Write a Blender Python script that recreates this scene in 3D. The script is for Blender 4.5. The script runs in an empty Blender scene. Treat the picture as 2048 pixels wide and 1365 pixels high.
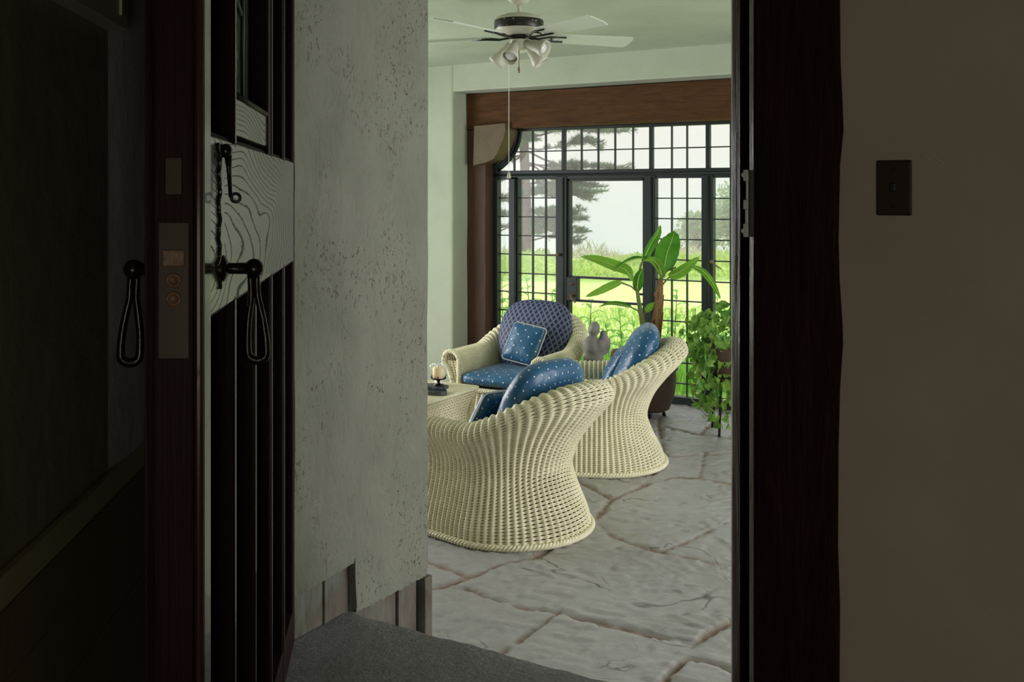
import bpy, math, random
import numpy as np
from mathutils import Vector, Matrix, noise

random.seed(7); np.random.seed(7)
C = bpy.context.scene.collection
R = math.radians
# ------------------------------------------------------------------ camera, world, exposure
F = 2007.0; YAW = 30.4; CC = math.cos(R(YAW)); SS = math.sin(R(YAW)); EYE = 1.6
cam_d = bpy.data.cameras.new('camera'); cam = bpy.data.objects.new('camera', cam_d); C.objects.link(cam)
cam.location = (0, 0, EYE); cam.rotation_euler = (R(90), 0, R(YAW))
cam_d.sensor_width = 36; cam_d.lens = 36 * F / 2048; cam_d.shift_y = -292.5 / 2048; cam_d.clip_start = .05
bpy.context.scene.camera = cam
sc = bpy.context.scene
sc.view_settings.view_transform = 'Standard'; sc.view_settings.look = 'None'
sc.view_settings.exposure = 0.0; sc.view_settings.gamma = 1.0; sc.view_settings.use_curve_mapping = False
sc.cycles.max_bounces = 8; sc.cycles.diffuse_bounces = 5; sc.cycles.glossy_bounces = 4
sc.cycles.transparent_max_bounces = 12; sc.cycles.transmission_bounces = 6
sc.cycles.volume_bounces = 3; sc.cycles.sample_clamp_indirect = 6; sc.cycles.caustics_reflective = False; sc.cycles.caustics_refractive = False

w = bpy.data.worlds.new('overcast_sky'); sc.world = w; w.use_nodes = True
nt = w.node_tree; nt.nodes.clear()
o_ = nt.nodes.new('ShaderNodeOutputWorld'); bg = nt.nodes.new('ShaderNodeBackground')
tc = nt.nodes.new('ShaderNodeTexCoord'); sp = nt.nodes.new('ShaderNodeSeparateXYZ')
rp = nt.nodes.new('ShaderNodeValToRGB'); mp = nt.nodes.new('ShaderNodeMapRange')
mp.inputs[1].default_value = -.1; mp.inputs[2].default_value = 1.0
nt.links.new(tc.outputs['Generated'], sp.inputs[0]); nt.links.new(sp.outputs[2], mp.inputs[0])
nt.links.new(mp.outputs[0], rp.inputs[0]); nt.links.new(rp.outputs[0], bg.inputs[0]); nt.links.new(bg.outputs[0], o_.inputs[0])
e = rp.color_ramp.elements
e[0].position = 0; e[0].color = (.50, .60, .68, 1)
e[1].position = 1; e[1].color = (2.6, 2.65, 2.6, 1)
for p_, c_ in ((.06, (.53, .63, .74, 1)), (.10, (.62, .65, .72, 1)), (.14, (.66, .62, .65, 1)), (.22, (.72, .68, .70, 1)), (.45, (1.5, 1.5, 1.5, 1))):
    k = e.new(p_); k.color = c_
bg.inputs[1].default_value = 1.0


def area(name, loc, rot, sx, sy, power, col=(1, 1, 1)):
    l = bpy.data.lights.new(name, 'AREA'); l.shape = 'RECTANGLE'; l.size = sx; l.size_y = sy
    l.energy = power; l.color = col
    o = bpy.data.objects.new(name, l); C.objects.link(o); o.location = loc; o.rotation_euler = rot
    return o


# daylight through the porch's other windows (left end, right end) plus an unseen fill added behind the camera to lift the hall
area('daylight_porch_left', (-5.85, 4.3, 1.35), (R(90), 0, R(-90)), 2.2, 1.8, 100, (1, .99, 1))
area('daylight_porch_right', (1.85, 4.9, 1.35), (R(90), 0, R(90)), 3.2, 1.9, 115, (1, .99, 1))
area('hall_fill', (1.45, -1.9, .95), (R(90), 0, R(8)), .9, 1.1, 20, (1, .93, .80))


# ------------------------------------------------------------------ helpers
def W(X, Z, h):                                  # a point given by its offset right of, and distance ahead of, the eye
    return Vector((CC * X - SS * Z, SS * X + CC * Z, h))


def U(px, v):                                    # where the sight line of a column meets the plane y = v
    k = (px - 1024) / F; Z = v / (CC + SS * k)
    return CC * k * Z - SS * Z


class MB:
    def __init__(s): s.v = []; s.f = []; s.uv = None; s.n = 0; s.fm = []

    def add(s, v, f):
        n = s.n; v = [tuple(p) for p in v]; s.v += v; s.n += len(v); s.f += [tuple(i + n for i in q) for q in f]; return s

    def box(s, x0, x1, y0, y1, z0, z1):
        return s.add([(x0, y0, z0), (x1, y0, z0), (x1, y1, z0), (x0, y1, z0), (x0, y0, z1), (x1, y0, z1), (x1, y1, z1), (x0, y1, z1)],
                     [(0, 3, 2, 1), (4, 5, 6, 7), (0, 1, 5, 4), (1, 2, 6, 5), (2, 3, 7, 6), (3, 0, 4, 7)])

    def prism(s, poly, a0, a1, axis='y'):        # poly in the two other axes
        n = len(poly); f = lambda p, a: {'y': (p[0], a, p[1]), 'x': (a, p[0], p[1]), 'z': (p[0], p[1], a)}[axis]
        v = [f(p, a0) for p in poly] + [f(p, a1) for p in poly]
        return s.add(v, [tuple(range(n))[::-1], tuple(range(n, 2 * n))] + [(i, (i + 1) % n, n + (i + 1) % n, n + i) for i in range(n)])

    def tube(s, pts, r, n=8, closed=False, cap=True, flat=1.0):
        pts = [Vector(p) for p in pts]; m = len(pts)
        rr = r if hasattr(r, '__len__') else [r] * m
        up = None; v = []
        for i, p in enumerate(pts):
            a = pts[(i - 1) % m] if (closed or i > 0) else p
            b = pts[(i + 1) % m] if (closed or i < m - 1) else p
            t = (b - a); t = t.normalized() if t.length > 1e-9 else Vector((0, 0, 1))
            if up is None:
                up = Vector((0, 0, 1)) if abs(t.z) < .9 else Vector((1, 0, 0))
            up = (up - t * up.dot(t)); up = up.normalized() if up.length > 1e-6 else t.orthogonal().normalized()
            sd = t.cross(up)
            for k in range(n):
                an = 2 * math.pi * k / n
                v.append(p + up * math.cos(an) * rr[i] * flat + sd * math.sin(an) * rr[i])
        f = []
        for i in range(m if closed else m - 1):
            j = (i + 1) % m
            for k in range(n):
                f.append((i * n + k, i * n + (k + 1) % n, j * n + (k + 1) % n, j * n + k))
        if cap and not closed:
            f.append(tuple(range(n))[::-1]); f.append(tuple((m - 1) * n + k for k in range(n)))
        return s.add(v, f)

    def lathe(s, prof, n=24, c=(0, 0, 0), mat=None):
        v = []; f = []; m = len(prof)
        for r, z in prof:
            for k in range(n):
                a = 2 * math.pi * k / n; p = Vector((r * math.cos(a), r * math.sin(a), z))
                v.append((mat @ p if mat else p) + Vector(c))
        for i in range(m - 1):
            for k in range(n):
                f.append((i * n + k, i * n + (k + 1) % n, (i + 1) * n + (k + 1) % n, (i + 1) * n + k))
        f.append(tuple(range(n))[::-1]); f.append(tuple((m - 1) * n + k for k in range(n)))
        return s.add(v, f)

    def ball(s, c, rx, ry=None, rz=None, n=12, mat=None):
        ry = ry or rx; rz = rz or rx; v = []; f = []; m = max(6, n // 2 + 1)
        for i in range(m + 1):
            t = math.pi * (i + .02) / (m + .04)
            for k in range(n):
                a = 2 * math.pi * k / n
                p = Vector((rx * math.sin(t) * math.cos(a), ry * math.sin(t) * math.sin(a), rz * math.cos(t)))
                v.append((mat @ p if mat else p) + Vector(c))
        for i in range(m):
            for k in range(n): f.append((i * n + k, (i + 1) * n + k, (i + 1) * n + (k + 1) % n, i * n + (k + 1) % n))
        f.append(tuple(range(n))); f.append(tuple(m * n + k for k in range(n))[::-1])
        return s.add(v, f)

    def grid(s, P):                              # P: list of rows of points
        a = len(P); b = len(P[0]); v = [p for row in P for p in row]
        return s.add(v, [(i * b + j, i * b + j + 1, (i + 1) * b + j + 1, (i + 1) * b + j) for i in range(a - 1) for j in range(b - 1)])

    def build(s, name, mat=None, parent=None, smooth=False, bevel=0, mats=None):
        me = bpy.data.meshes.new(name); me.from_pydata(s.v, [], s.f); me.update()
        return link(name, me, mat, parent, smooth, bevel)


def link(name, me, mat, parent=None, smooth=False, bevel=0):
    o = bpy.data.objects.new(name, me); C.objects.link(o)
    if mat: me.materials.append(mat)
    if parent: o.parent = parent
    if smooth:
        me.polygons.foreach_set('use_smooth', [True] * len(me.polygons))
        if smooth == 'auto': me.set_sharp_from_angle(angle=R(40))
    if bevel:
        b = o.modifiers.new('bevel', 'BEVEL'); b.width = bevel; b.segments = 2; b.limit_method = 'ANGLE'; b.angle_limit = R(40)
    return o


def np_mesh(name, V, Fq, mat, parent=None, smooth=True):
    me = bpy.data.meshes.new(name); V = np.asarray(V, dtype=np.float32).reshape(-1, 3); Fq = np.asarray(Fq, dtype=np.int32)
    k = Fq.shape[1]; n = len(Fq)
    me.vertices.add(len(V)); me.vertices.foreach_set('co', V.ravel())
    me.loops.add(n * k); me.loops.foreach_set('vertex_index', Fq.ravel())
    me.polygons.add(n); me.polygons.foreach_set('loop_start', np.arange(0, n * k, k, dtype=np.int32))
    me.polygons.foreach_set('loop_total', np.full(n, k, dtype=np.int32))
    me.polygons.foreach_set('use_smooth', np.full(n, bool(smooth)))
    me.update(calc_edges=True); me.validate()
    return link(name, me, mat, parent)


def tag(o, label, cat, group=None, kind=None):
    o['label'] = label; o['category'] = cat
    if group: o['group'] = group
    if kind: o['kind'] = kind
    return o


def thing(name, label, cat, loc=(0, 0, 0), rz=0, group=None):
    o = bpy.data.objects.new(name, None); C.objects.link(o); o.location = loc; o.rotation_euler = (0, 0, rz)
    o.empty_display_size = .1
    return tag(o, label, cat, group)


def struct(o): o['kind'] = 'structure'; return o


def copy_tree(o, parent=None):
    c = o.copy(); C.objects.link(c)
    c.parent = parent
    for ch in list(o.children): copy_tree(ch, c)
    return c


# ------------------------------------------------------------------ materials
class N:
    def __init__(s, name, base=(.5, .5, .5), rough=.5, spec=.5, metal=0, coat=0, trans=0):
        s.m = bpy.data.materials.new(name); s.m.use_nodes = True; s.t = s.m.node_tree
        s.b = s.t.nodes['Principled BSDF']; s.out = s.t.nodes['Material Output']
        s.b.inputs['Base Color'].default_value = (*base, 1); s.b.inputs['Roughness'].default_value = rough
        s.b.inputs['Specular IOR Level'].default_value = spec; s.b.inputs['Metallic'].default_value = metal
        s.b.inputs['Coat Weight'].default_value = coat; s.b.inputs['Transmission Weight'].default_value = trans
        s.tc = s.new('TexCoord')

    def new(s, t): return s.t.nodes.new('ShaderNode' + t)

    def ln(s, a, b): s.t.links.new(a, b)

    def map(s, scale=(1, 1, 1), out='Object'):
        m = s.new('Mapping'); m.inputs['Scale'].default_value = scale; s.ln(s.tc.outputs[out], m.inputs[0]); return m.outputs[0]

    def noise(s, sc=5, det=4, vec=None, rough=.6, dist=0):
        n = s.new('TexNoise'); n.inputs['Scale'].default_value = sc; n.inputs['Detail'].default_value = det
        n.inputs['Roughness'].default_value = rough; n.inputs['Distortion'].default_value = dist
        s.ln(vec if vec is not None else s.tc.outputs['Object'], n.inputs['Vector']); return n.outputs[0]

    def ramp(s, fac, stops, interp='LINEAR'):
        r = s.new('ValToRGB'); r.color_ramp.interpolation = interp; e = r.color_ramp.elements
        e[0].position, e[0].color = stops[0][0], col(stops[0][1]); e[1].position, e[1].color = stops[-1][0], col(stops[-1][1])
        for p, c in stops[1:-1]:
            k = e.new(p); k.color = col(c)
        s.ln(fac, r.inputs[0]); return r.outputs[0]

    def mix(s, fac, a, b, mode='MIX'):
        m = s.new('Mix'); m.data_type = 'RGBA'; m.blend_type = mode
        for v, i in ((fac, 0), (a, 6), (b, 7)):
            if isinstance(v, (int, float)): m.inputs[i].default_value = v if i == 0 else col(v)
            elif isinstance(v, tuple): m.inputs[i].default_value = col(v)
            else: s.ln(v, m.inputs[i])
        return m.outputs[2]

    def math(s, op, a, b=None, c=None):
        m = s.new('Math'); m.operation = op
        for i, v in enumerate((a, b, c)):
            if v is None: continue
            if isinstance(v, (int, float)): m.inputs[i].default_value = v
            else: s.ln(v, m.inputs[i])
        return m.outputs[0]

    def color(s, c): s.ln(c, s.b.inputs['Base Color']); return s

    def bump(s, h, strength=.3, dist=.01, prev=None):
        b = s.new('Bump'); b.inputs['Strength'].default_value = strength; b.inputs['Distance'].default_value = dist
        s.ln(h, b.inputs['Height'])
        if prev is not None: s.ln(prev, b.inputs['Normal'])
        s.ln(b.outputs[0], s.b.inputs['Normal']); return b.outputs[0]


def col(c):
    if isinstance(c, (int, float)): return (c, c, c, 1)
    return (*c, 1) if len(c) == 3 else c


M = {}
# plaster of the porch
n = N('porch_plaster', (.66, .68, .56), .7, .3)
n.color(n.ramp(n.noise(1.6, 5), [(.3, (.385, .435, .32)), (.7, (.475, .52, .395))]))
n.bump(n.noise(7, 6), .35, .02); M['plaster'] = n.m
# weathered plaster of the thick reveal: troweled, pitted
n = N('pitted_plaster', (.5, .5, .42), .6, .3)
pz = n.map((1, 1.3, .9))
pits = n.noise(62, 3, pz, .75); patch = n.noise(3.6, 3, n.map((1, 1.2, .9)), .6)
hole = n.math('MULTIPLY', n.ramp(pits, [(.60, 0), (.66, 1)]), n.ramp(patch, [(.47, 0), (.58, 1)]))
scr = n.noise(9, 2, n.map((1, 14, 1.3)), .5, .6)
line = n.math('MULTIPLY', n.ramp(scr, [(.70, 0), (.715, 1), (.73, 0)]), .5)
base = n.ramp(n.noise(2.2, 6), [(.3, (.17, .175, .13)), (.55, (.225, .23, .175)), (.75, (.20, .195, .15))])
n.color(n.mix(n.math('MAXIMUM', hole, line), base, (.11, .09, .06)))
h = n.math('SUBTRACT', n.math('MULTIPLY', n.noise(5, 8, n.map((1, 1.2, .7)), .68, .8), 1.3), n.math('MAXIMUM', hole, line))
n.bump(h, .55, .02); M['reveal'] = n.m
n = N('hall_plaster', (.40, .35, .27), .62, .35)
n.color(n.ramp(n.noise(2.5, 6), [(.3, (.36, .32, .25)), (.7, (.44, .39, .31))]))
n.bump(n.noise(5, 7), .25, .015); M['hall'] = n.m
n = N('hall_wall_glossy', (.16, .145, .10), .34, .5)
n.color(n.ramp(n.noise(3, 6, n.map((1, 1, .5))), [(.3, (.27, .24, .15)), (.7, (.40, .37, .26))]))
n.bump(n.noise(9, 7), .35, .015); M['leftwall'] = n.m
n = N('pale_wall_end', (.34, .35, .33), .35, .5)
n.color(n.ramp(n.noise(4, 7, n.map((1, 1, .5))), [(.3, (.42, .42, .39)), (.7, (.72, .73, .70))]))
n.bump(n.noise(14, 7), .4, .012); M['pale_end'] = n.m
n = N('dark_panelling', (.10, .085, .05), .5, .3); n.b.inputs['Base Color'].default_value = (.26, .20, .11, 1); n.bump(n.noise(12, 4, n.map((8, 1, 1))), .1, .01); M['panelling'] = n.m
M['trimband'] = N('olive_painted_rail', (.50, .45, .26), .4, .4).m


def wood(name, c0, c1, rough, sc=(1, 1, 1), ns=10, coat=0, bump=.25, spec=.5):
    n = N(name, c0, rough, spec, coat=coat)
    g = n.noise(ns, 6, n.map(sc), .65, .8); p = n.noise(1.5, 3)
    n.color(n.mix(n.math('MULTIPLY', p, .6), n.ramp(g, [(.3, c0), (.7, c1)]), c0))
    n.bump(g, bump, .01); return n.m


M['beam'] = wood('adzed_oak_beam', (.050, .022, .007), (.135, .058, .018), .7, (1, 3, 7), 4, bump=.9, spec=.2)
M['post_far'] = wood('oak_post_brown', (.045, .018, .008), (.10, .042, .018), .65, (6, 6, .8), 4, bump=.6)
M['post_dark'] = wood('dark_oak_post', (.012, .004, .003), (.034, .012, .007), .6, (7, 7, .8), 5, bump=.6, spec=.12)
M['jamb'] = wood('jamb_dark_wood', (.10, .07, .058), (.19, .13, .10), .22, (14, 14, .7), 5, bump=.4)
M['bracket'] = wood('bracket_wood', (.085, .055, .022), (.14, .095, .04), .6, (3, 3, 3), 5, bump=.3)
M['gloss'] = wood('polished_mahogany', (.02, .006, .004), (.04, .012, .008), .2, (22, 22, .6), 6, coat=.9, bump=.06)
M['ribwood'] = wood('ribbed_mahogany', (.016, .0035, .003), (.034, .008, .006), .3, (22, 22, .6), 6, coat=.08, bump=.15, spec=.2)
M['door'] = wood('mahogany_door', (.012, .0025, .002), (.024, .005, .004), .5, (22, 22, .6), 6, bump=.25, spec=.15)
# rail board with raised cathedral grain
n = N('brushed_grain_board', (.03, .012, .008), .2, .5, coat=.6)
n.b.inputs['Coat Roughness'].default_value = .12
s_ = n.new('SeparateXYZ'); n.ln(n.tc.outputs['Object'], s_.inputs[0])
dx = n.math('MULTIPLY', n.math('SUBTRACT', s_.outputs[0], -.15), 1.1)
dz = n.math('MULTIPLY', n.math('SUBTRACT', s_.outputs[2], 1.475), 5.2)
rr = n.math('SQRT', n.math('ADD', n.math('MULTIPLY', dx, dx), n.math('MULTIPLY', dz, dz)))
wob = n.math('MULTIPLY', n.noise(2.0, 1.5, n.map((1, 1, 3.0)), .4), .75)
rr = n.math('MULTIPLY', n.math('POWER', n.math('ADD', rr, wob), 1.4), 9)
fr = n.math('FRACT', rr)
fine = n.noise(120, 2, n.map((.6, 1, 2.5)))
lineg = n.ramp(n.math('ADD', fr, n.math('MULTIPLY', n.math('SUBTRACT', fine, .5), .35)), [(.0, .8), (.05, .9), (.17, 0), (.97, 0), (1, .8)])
n.color(n.mix(lineg, (.135, .14, .14), (.025, .022, .02)))  # pale bluish base paints in the sky's reflection; the wood itself is dark
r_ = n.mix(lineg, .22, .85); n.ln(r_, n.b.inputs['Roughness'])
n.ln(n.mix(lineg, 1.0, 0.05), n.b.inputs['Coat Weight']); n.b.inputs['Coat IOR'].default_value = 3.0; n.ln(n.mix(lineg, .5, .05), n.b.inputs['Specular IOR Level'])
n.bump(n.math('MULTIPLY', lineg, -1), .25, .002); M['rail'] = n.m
n = N('wrought_iron', (.02, .015, .013), .25, .6, metal=.6); n.bump(n.noise(45, 3), .4, .004); M['iron'] = n.m
n = N('blackened_plate', (.02, .018, .016), .3, .5, coat=.8); n.b.inputs['Coat Roughness'].default_value = .2; n.bump(n.noise(40, 3), .5, .004); M['ironplate'] = n.m
M['old_brass'] = wood('tarnished_brass', (.14, .075, .035), (.26, .16, .08), .4, (5, 5, 5), 9)
n = N('worn_steel', (.78, .80, .78), .4, .5, metal=.2); n.bump(n.noise(60, 3), .4, .003); M['steel'] = n.m
M['plate'] = N('bronze_plate', (.035, .022, .014), .42, .4, metal=.4).m
n = N('cream_paint', (.5, .47, .36), .4, .4); M['cream'] = n.m
# stone
n = N('flagstone', (.3, .3, .29), .5, .4)
at = n.new('Attribute'); at.attribute_name = 'mortar'
st = n.ramp(n.noise(1.3, 7, None, .65), [(.28, (.25, .235, .215)), (.5, (.34, .335, .335)), (.72, (.29, .275, .26))])
st = n.mix(n.math('MULTIPLY', n.ramp(n.noise(38, 5, None, .7), [(.35, 0), (.7, 1)]), .35), st, (.46, .455, .45))
st = n.mix(n.ramp(n.noise(2.1, 4, n.map((1, 1, 1), 'Object'), .6, 1.2), [(.58, 0), (.75, .55)]), st, (.28, .24, .205))
cr = n.math('MULTIPLY', n.ramp(n.noise(1.9, 2.5, n.map((1, 1.5, 1)), .5, .8), [(.485, 0), (.498, 1), (.511, 0)]), n.ramp(n.noise(1.7, 2, n.map((1.1, 1, 1))), [(.52, 0), (.60, 1)]))
st = n.mix(n.math('MULTIPLY', cr, .85), st, (.06, .052, .045))
n.color(n.mix(at.outputs['Fac'], st, n.ramp(n.noise(30, 4), [(.3, (.16, .115, .09)), (.7, (.33, .25, .20))])))
n.ln(n.mix(at.outputs['Fac'], .38, .85), n.b.inputs['Roughness'])
b1 = n.bump(n.math('SUBTRACT', n.noise(5, 9, None, .70, .5), n.math('MULTIPLY', cr, .5)), .28, .02); n.bump(n.noise(90, 3, None, .7), .22, .006, b1); M['flag'] = n.m
n = N('rough_slab', (.12, .12, .115), .38, .5)
n.color(n.mix(n.math('MULTIPLY', n.ramp(n.noise(75, 4, None, .75), [(.45, 0), (.7, 1)]), .6), n.ramp(n.noise(3, 6), [(.3, (.22, .21, .185)), (.6, (.34, .34, .34)), (.8, (.29, .265, .23))]), (.62, .63, .64)))
b1 = n.bump(n.noise(60, 5, None, .8), 1.0, .05); n.bump(n.noise(8, 5), .5, .02, b1); M['slab'] = n.m
n = N('weathered_board', (.2, .16, .12), .7, .3)
n.color(n.mix(n.ramp(n.noise(4, 4, n.map((1, 1.5, .8))), [(.52, 0), (.62, .8)]), n.ramp(n.noise(9, 6, n.map((1, 1.4, .8))), [(.3, (.10, .07, .05)), (.7, (.18, .165, .135))]), (.17, .195, .155)))
n.bump(n.noise(14, 6, n.map((1, 5, .6))), .6, .01); M['oldboard'] = n.m
# wicker + fabrics
n = N('painted_wicker', (.80, .76, .57), .45, .35)
n.color(n.ramp(n.noise(14, 4), [(.3, (.74, .69, .47)), (.7, (.87, .82, .62))])); M['wicker'] = n.m


def dots(name, c, c2, sx, r=.012, light=(.8, .86, .88)):
    n = N(name, c, .36, .5); n.b.inputs['Sheen Weight'].default_value = .1
    uv = n.new('UVMap'); s = n.new('SeparateXYZ'); n.ln(uv.outputs[0], s.inputs[0])
    acc = None
    for off in (0, .5):
        fx = n.math('SUBTRACT', n.math('FRACT', n.math('ADD', n.math('DIVIDE', s.outputs[0], sx), off)), .5)
        fy = n.math('SUBTRACT', n.math('FRACT', n.math('ADD', n.math('DIVIDE', s.outputs[1], sx), off)), .5)
        d = n.math('SQRT', n.math('ADD', n.math('MULTIPLY', fx, fx), n.math('MULTIPLY', fy, fy)))
        k = n.math('LESS_THAN', d, r / sx)
        acc = k if acc is None else n.math('MAXIMUM', acc, k)
    bc = n.ramp(n.noise(3, 3), [(.3, c), (.7, c2)])
    n.color(n.mix(acc, bc, light))
    n.bump(n.noise(7, 3, None, .5, 1.0), .35, .03); return n.m


M['dots'] = dots('blue_dotted_satin', (.010, .080, .185), (.018, .125, .26), .080, .0046)
n = N('navy_lattice_fabric', (.05, .06, .12), .6, .4)
uv = n.new('UVMap'); s = n.new('SeparateXYZ'); n.ln(uv.outputs[0], s.inputs[0])
a = n.math('ADD', n.math('DIVIDE', s.outputs[0], .040), n.math('DIVIDE', s.outputs[1], .056))
b = n.math('SUBTRACT', n.math('DIVIDE', s.outputs[0], .040), n.math('DIVIDE', s.outputs[1], .056))
fa = n.math('ABSOLUTE', n.math('SUBTRACT', n.math('FRACT', a), .5)); fb = n.math('ABSOLUTE', n.math('SUBTRACT', n.math('FRACT', b), .5))
mx = n.math('MAXIMUM', fa, fb)
ln_ = n.math('GREATER_THAN', mx, .455); dm = n.math('LESS_THAN', mx, .30)
c0 = n.mix(dm, (.085, .105, .19), (.014, .018, .05)); n.color(n.mix(ln_, c0, (.19, .215, .30))); M['lattice'] = n.m
M['piping'] = N('cream_piping', (.75, .75, .70), .5).m
# metals, fan, window
n = N('painted_steel_frame', (.016, .024, .020), .45, .3); n.bump(n.noise(20, 4), .15, .005); M['frame'] = n.m
M['fan_white'] = N('fan_white', (.62, .60, .48), .35, .5).m
M['fan_black'] = N('fan_black', (.012, .010, .008), .35, .5).m
n = N('pierced_black_band', (.012, .010, .008), .35, .5)
n.color(n.ramp(n.noise(42, 2, n.map((1, 1, 1.6)), .5), [(.66, (.012, .010, .008)), (.70, (.5, .48, .38))])); M['band'] = n.m
M['blade'] = N('fan_blade_white', (.62, .66, .56), .3, .5).m
n = N('frosted_shade', (.62, .60, .50), .4, .5); n.b.inputs['Transmission Weight'].default_value = .0; M['shade'] = n.m
M['bulb'] = N('clear_bulb', (.75, .75, .72), .08, .6).m
g = bpy.data.materials.new('window_glass'); g.use_nodes = True; t = g.node_tree; t.nodes.clear()
o1 = t.nodes.new('ShaderNodeOutputMaterial'); tr = t.nodes.new('ShaderNodeBsdfTransparent'); gl = t.nodes.new('ShaderNodeBsdfGlossy')
mx = t.nodes.new('ShaderNodeMixShader'); fz = t.nodes.new('ShaderNodeFresnel'); fz.inputs[0].default_value = 1.3
tr.inputs[0].default_value = (.96, .98, .97, 1); gl.inputs['Roughness'].default_value = .02
t.links.new(fz.outputs[0], mx.inputs[0]); t.links.new(tr.outputs[0], mx.inputs[1]); t.links.new(gl.outputs[0], mx.inputs[2]); t.links.new(mx.outputs[0], o1.inputs[0])
M['glass'] = g
n = N('old_seeded_glass', (.10, .14, .09), .08, .6); n.bump(n.noise(16, 3, n.map((1, 1, .5))), .6, .01); M['doorglass'] = n.m
M['lead'] = N('lead_came', (.12, .13, .13), .4, .5, metal=.5).m


def leafmat(name, c0, c1, rough=.4, tl=.35, ns=5):
    n = N(name, c0, rough, .4)
    cc = n.ramp(n.noise(ns, 3), [(.35, c0), (.65, c1)]); n.color(cc)
    t = n.new('BsdfTranslucent'); n.ln(cc, t.inputs[0]); m = n.new('MixShader'); m.inputs[0].default_value = tl
    n.ln(n.b.outputs[0], m.inputs[1]); n.ln(t.outputs[0], m.inputs[2]); n.ln(m.outputs[0], n.out.inputs[0]); return n.m


M['banana'] = leafmat('banana_leaf_green', (.045, .20, .02), (.12, .36, .03), .3, .45)
M['banana2'] = leafmat('banana_leaf_light', (.16, .40, .03), (.26, .52, .06), .35, .5)
M['midrib'] = N('leaf_midrib', (.35, .52, .12), .4).m
M['vine'] = leafmat('vine_leaf_green', (.08, .27, .04), (.36, .56, .12), .4, .45, 9)
M['bark'] = wood('banana_stem_bark', (.16, .075, .03), (.42, .24, .11), .7, (12, 12, 1), 6, bump=.8)
M['stemgreen'] = wood('green_stem', (.10, .16, .03), (.24, .22, .06), .5, (8, 8, 1), 5)
M['terracotta'] = wood('dark_clay', (.05, .028, .018), (.10, .055, .035), .6, (3, 3, 3), 6)
M['clay'] = wood('brown_clay', (.16, .085, .04), (.26, .15, .075), .6, (3, 3, 3), 6)
M['soil'] = N('soil', (.03, .02, .012), .9).m
n = N('grey_carved_stone', (.22, .20, .19), .6, .4); n.color(n.ramp(n.noise(14, 5), [(.3, (.15, .135, .125)), (.7, (.30, .28, .27))])); n.bump(n.noise(30, 4), .4, .01); M['sculpt'] = n.m
M['slate'] = wood('black_slate', (.035, .042, .045), (.075, .085, .09), .4, (5, 5, 5), 8, bump=.5)
n = N('candle_wax', (.85, .68, .42), .5); n.b.inputs['Subsurface Weight'].default_value = .3; n.b.inputs['Subsurface Radius'].default_value = (.02, .012, .006); M['wax'] = n.m
M['glassware'] = N('white_glassware', (.8, .8, .76), .15, .5).m
# outdoors
n = N('lawn', (.40, .62, .12), .8, .2)
n.color(n.ramp(n.noise(1.6, 6), [(.3, (.52, .68, .22)), (.7, (.68, .80, .34))])); n.bump(n.noise(40, 3), .5, .03); M['lawn'] = n.m
M['weed'] = leafmat('weed_leaf', (.26, .54, .09), (.46, .74, .18), .55, .5, 3)
M['grass'] = leafmat('grass_blade', (.32, .62, .10), (.56, .84, .24), .55, .5, 2)
M['meadow'] = leafmat('meadow_plants', (.40, .56, .15), (.60, .72, .24), .7, .4, .8)
M['reed'] = leafmat('meadow_plumes', (.40, .42, .28), (.62, .54, .42), .8, .3, .8)
M['shrub'] = leafmat('shrub_leaves', (.16, .32, .12), (.30, .46, .18), .6, .4, 1)
M['pine'] = leafmat('pine_needles', (.10, .20, .10), (.20, .32, .16), .6, .25, 2)
M['pinebark'] = wood('pine_bark', (.12, .09, .07), (.26, .21, .17), .9, (5, 5, 1), 4)

# ------------------------------------------------------------------ the setting
HF = .32                                          # hall floor above porch floor
V0, V1 = 2.15, 2.81                               # near and far face of the thick wall
UL, UR = -1.975, -.658                            # its doorway
VW, VB, VG = 6.89, 7.10, 7.28                     # porch window wall, timber face, glazing
CEIL = 2.67
# flagstone floor: traced joints (image joints carried down to the floor plane)
def flo(px, py):
    Z = F * EYE / (py - 390); p = W((px - 1024) / F * Z, Z, 0); return (p.x, p.y)


J = [[(840, 1186), (862, 1181), (900, 1170), (940, 1155), (1000, 1130), (1065, 1118), (1100, 1100), (1140, 1075), (1190, 1040), (1225, 1000)],
     [(935, 1178), (985, 1200), (1040, 1215), (1085, 1222), (1120, 1228), (1160, 1240), (1230, 1255), (1280, 1266), (1330, 1281), (1390, 1292)],
     [(1120, 1225), (1075, 1255), (1035, 1285), (1000, 1310)],
     [(1390, 1292), (1430, 1265), (1463, 1245), (1530, 1215)], [(1390, 1292), (1375, 1315), (1345, 1345), (1325, 1375), (1290, 1430)],
     [(1190, 1040), (1225, 1075), (1270, 1090), (1320, 1105), (1380, 1115), (1420, 1125), (1463, 1137), (1600, 1170)],
     [(1320, 1105), (1370, 1085), (1400, 1070), (1470, 1040)], [(1225, 1000), (1290, 970), (1345, 955), (1400, 955), (1463, 968), (1560, 975)],
     [(1290, 970), (1330, 915), (1388, 912), (1470, 905)], [(1317, 853), (1330, 915)], [(1300, 845), (1317, 854), (1400, 872), (1470, 880)],
     [(1400, 872), (1430, 840), (1450, 815)], [(1375, 1315), (1420, 1330), (1470, 1345), (1540, 1362)],
     [(940, 1155), (850, 1120), (760, 1090)], [(1225, 1000), (1150, 960), (1000, 950), (900, 930)], [(1000, 950), (1010, 880), (1100, 830), (1300, 845)],
     [(1400, 955), (1410, 905)], [(1317, 854), (1320, 820), (1330, 800)]]
segs = []
for poly in J:
    q = [flo(*p) for p in poly]
    for a, b in zip(q[:-1], q[1:]): segs.append((a, b))
gx = np.arange(-4.3, -.5, .0145); gy = np.arange(2.7, 7.4, .0145)
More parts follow.
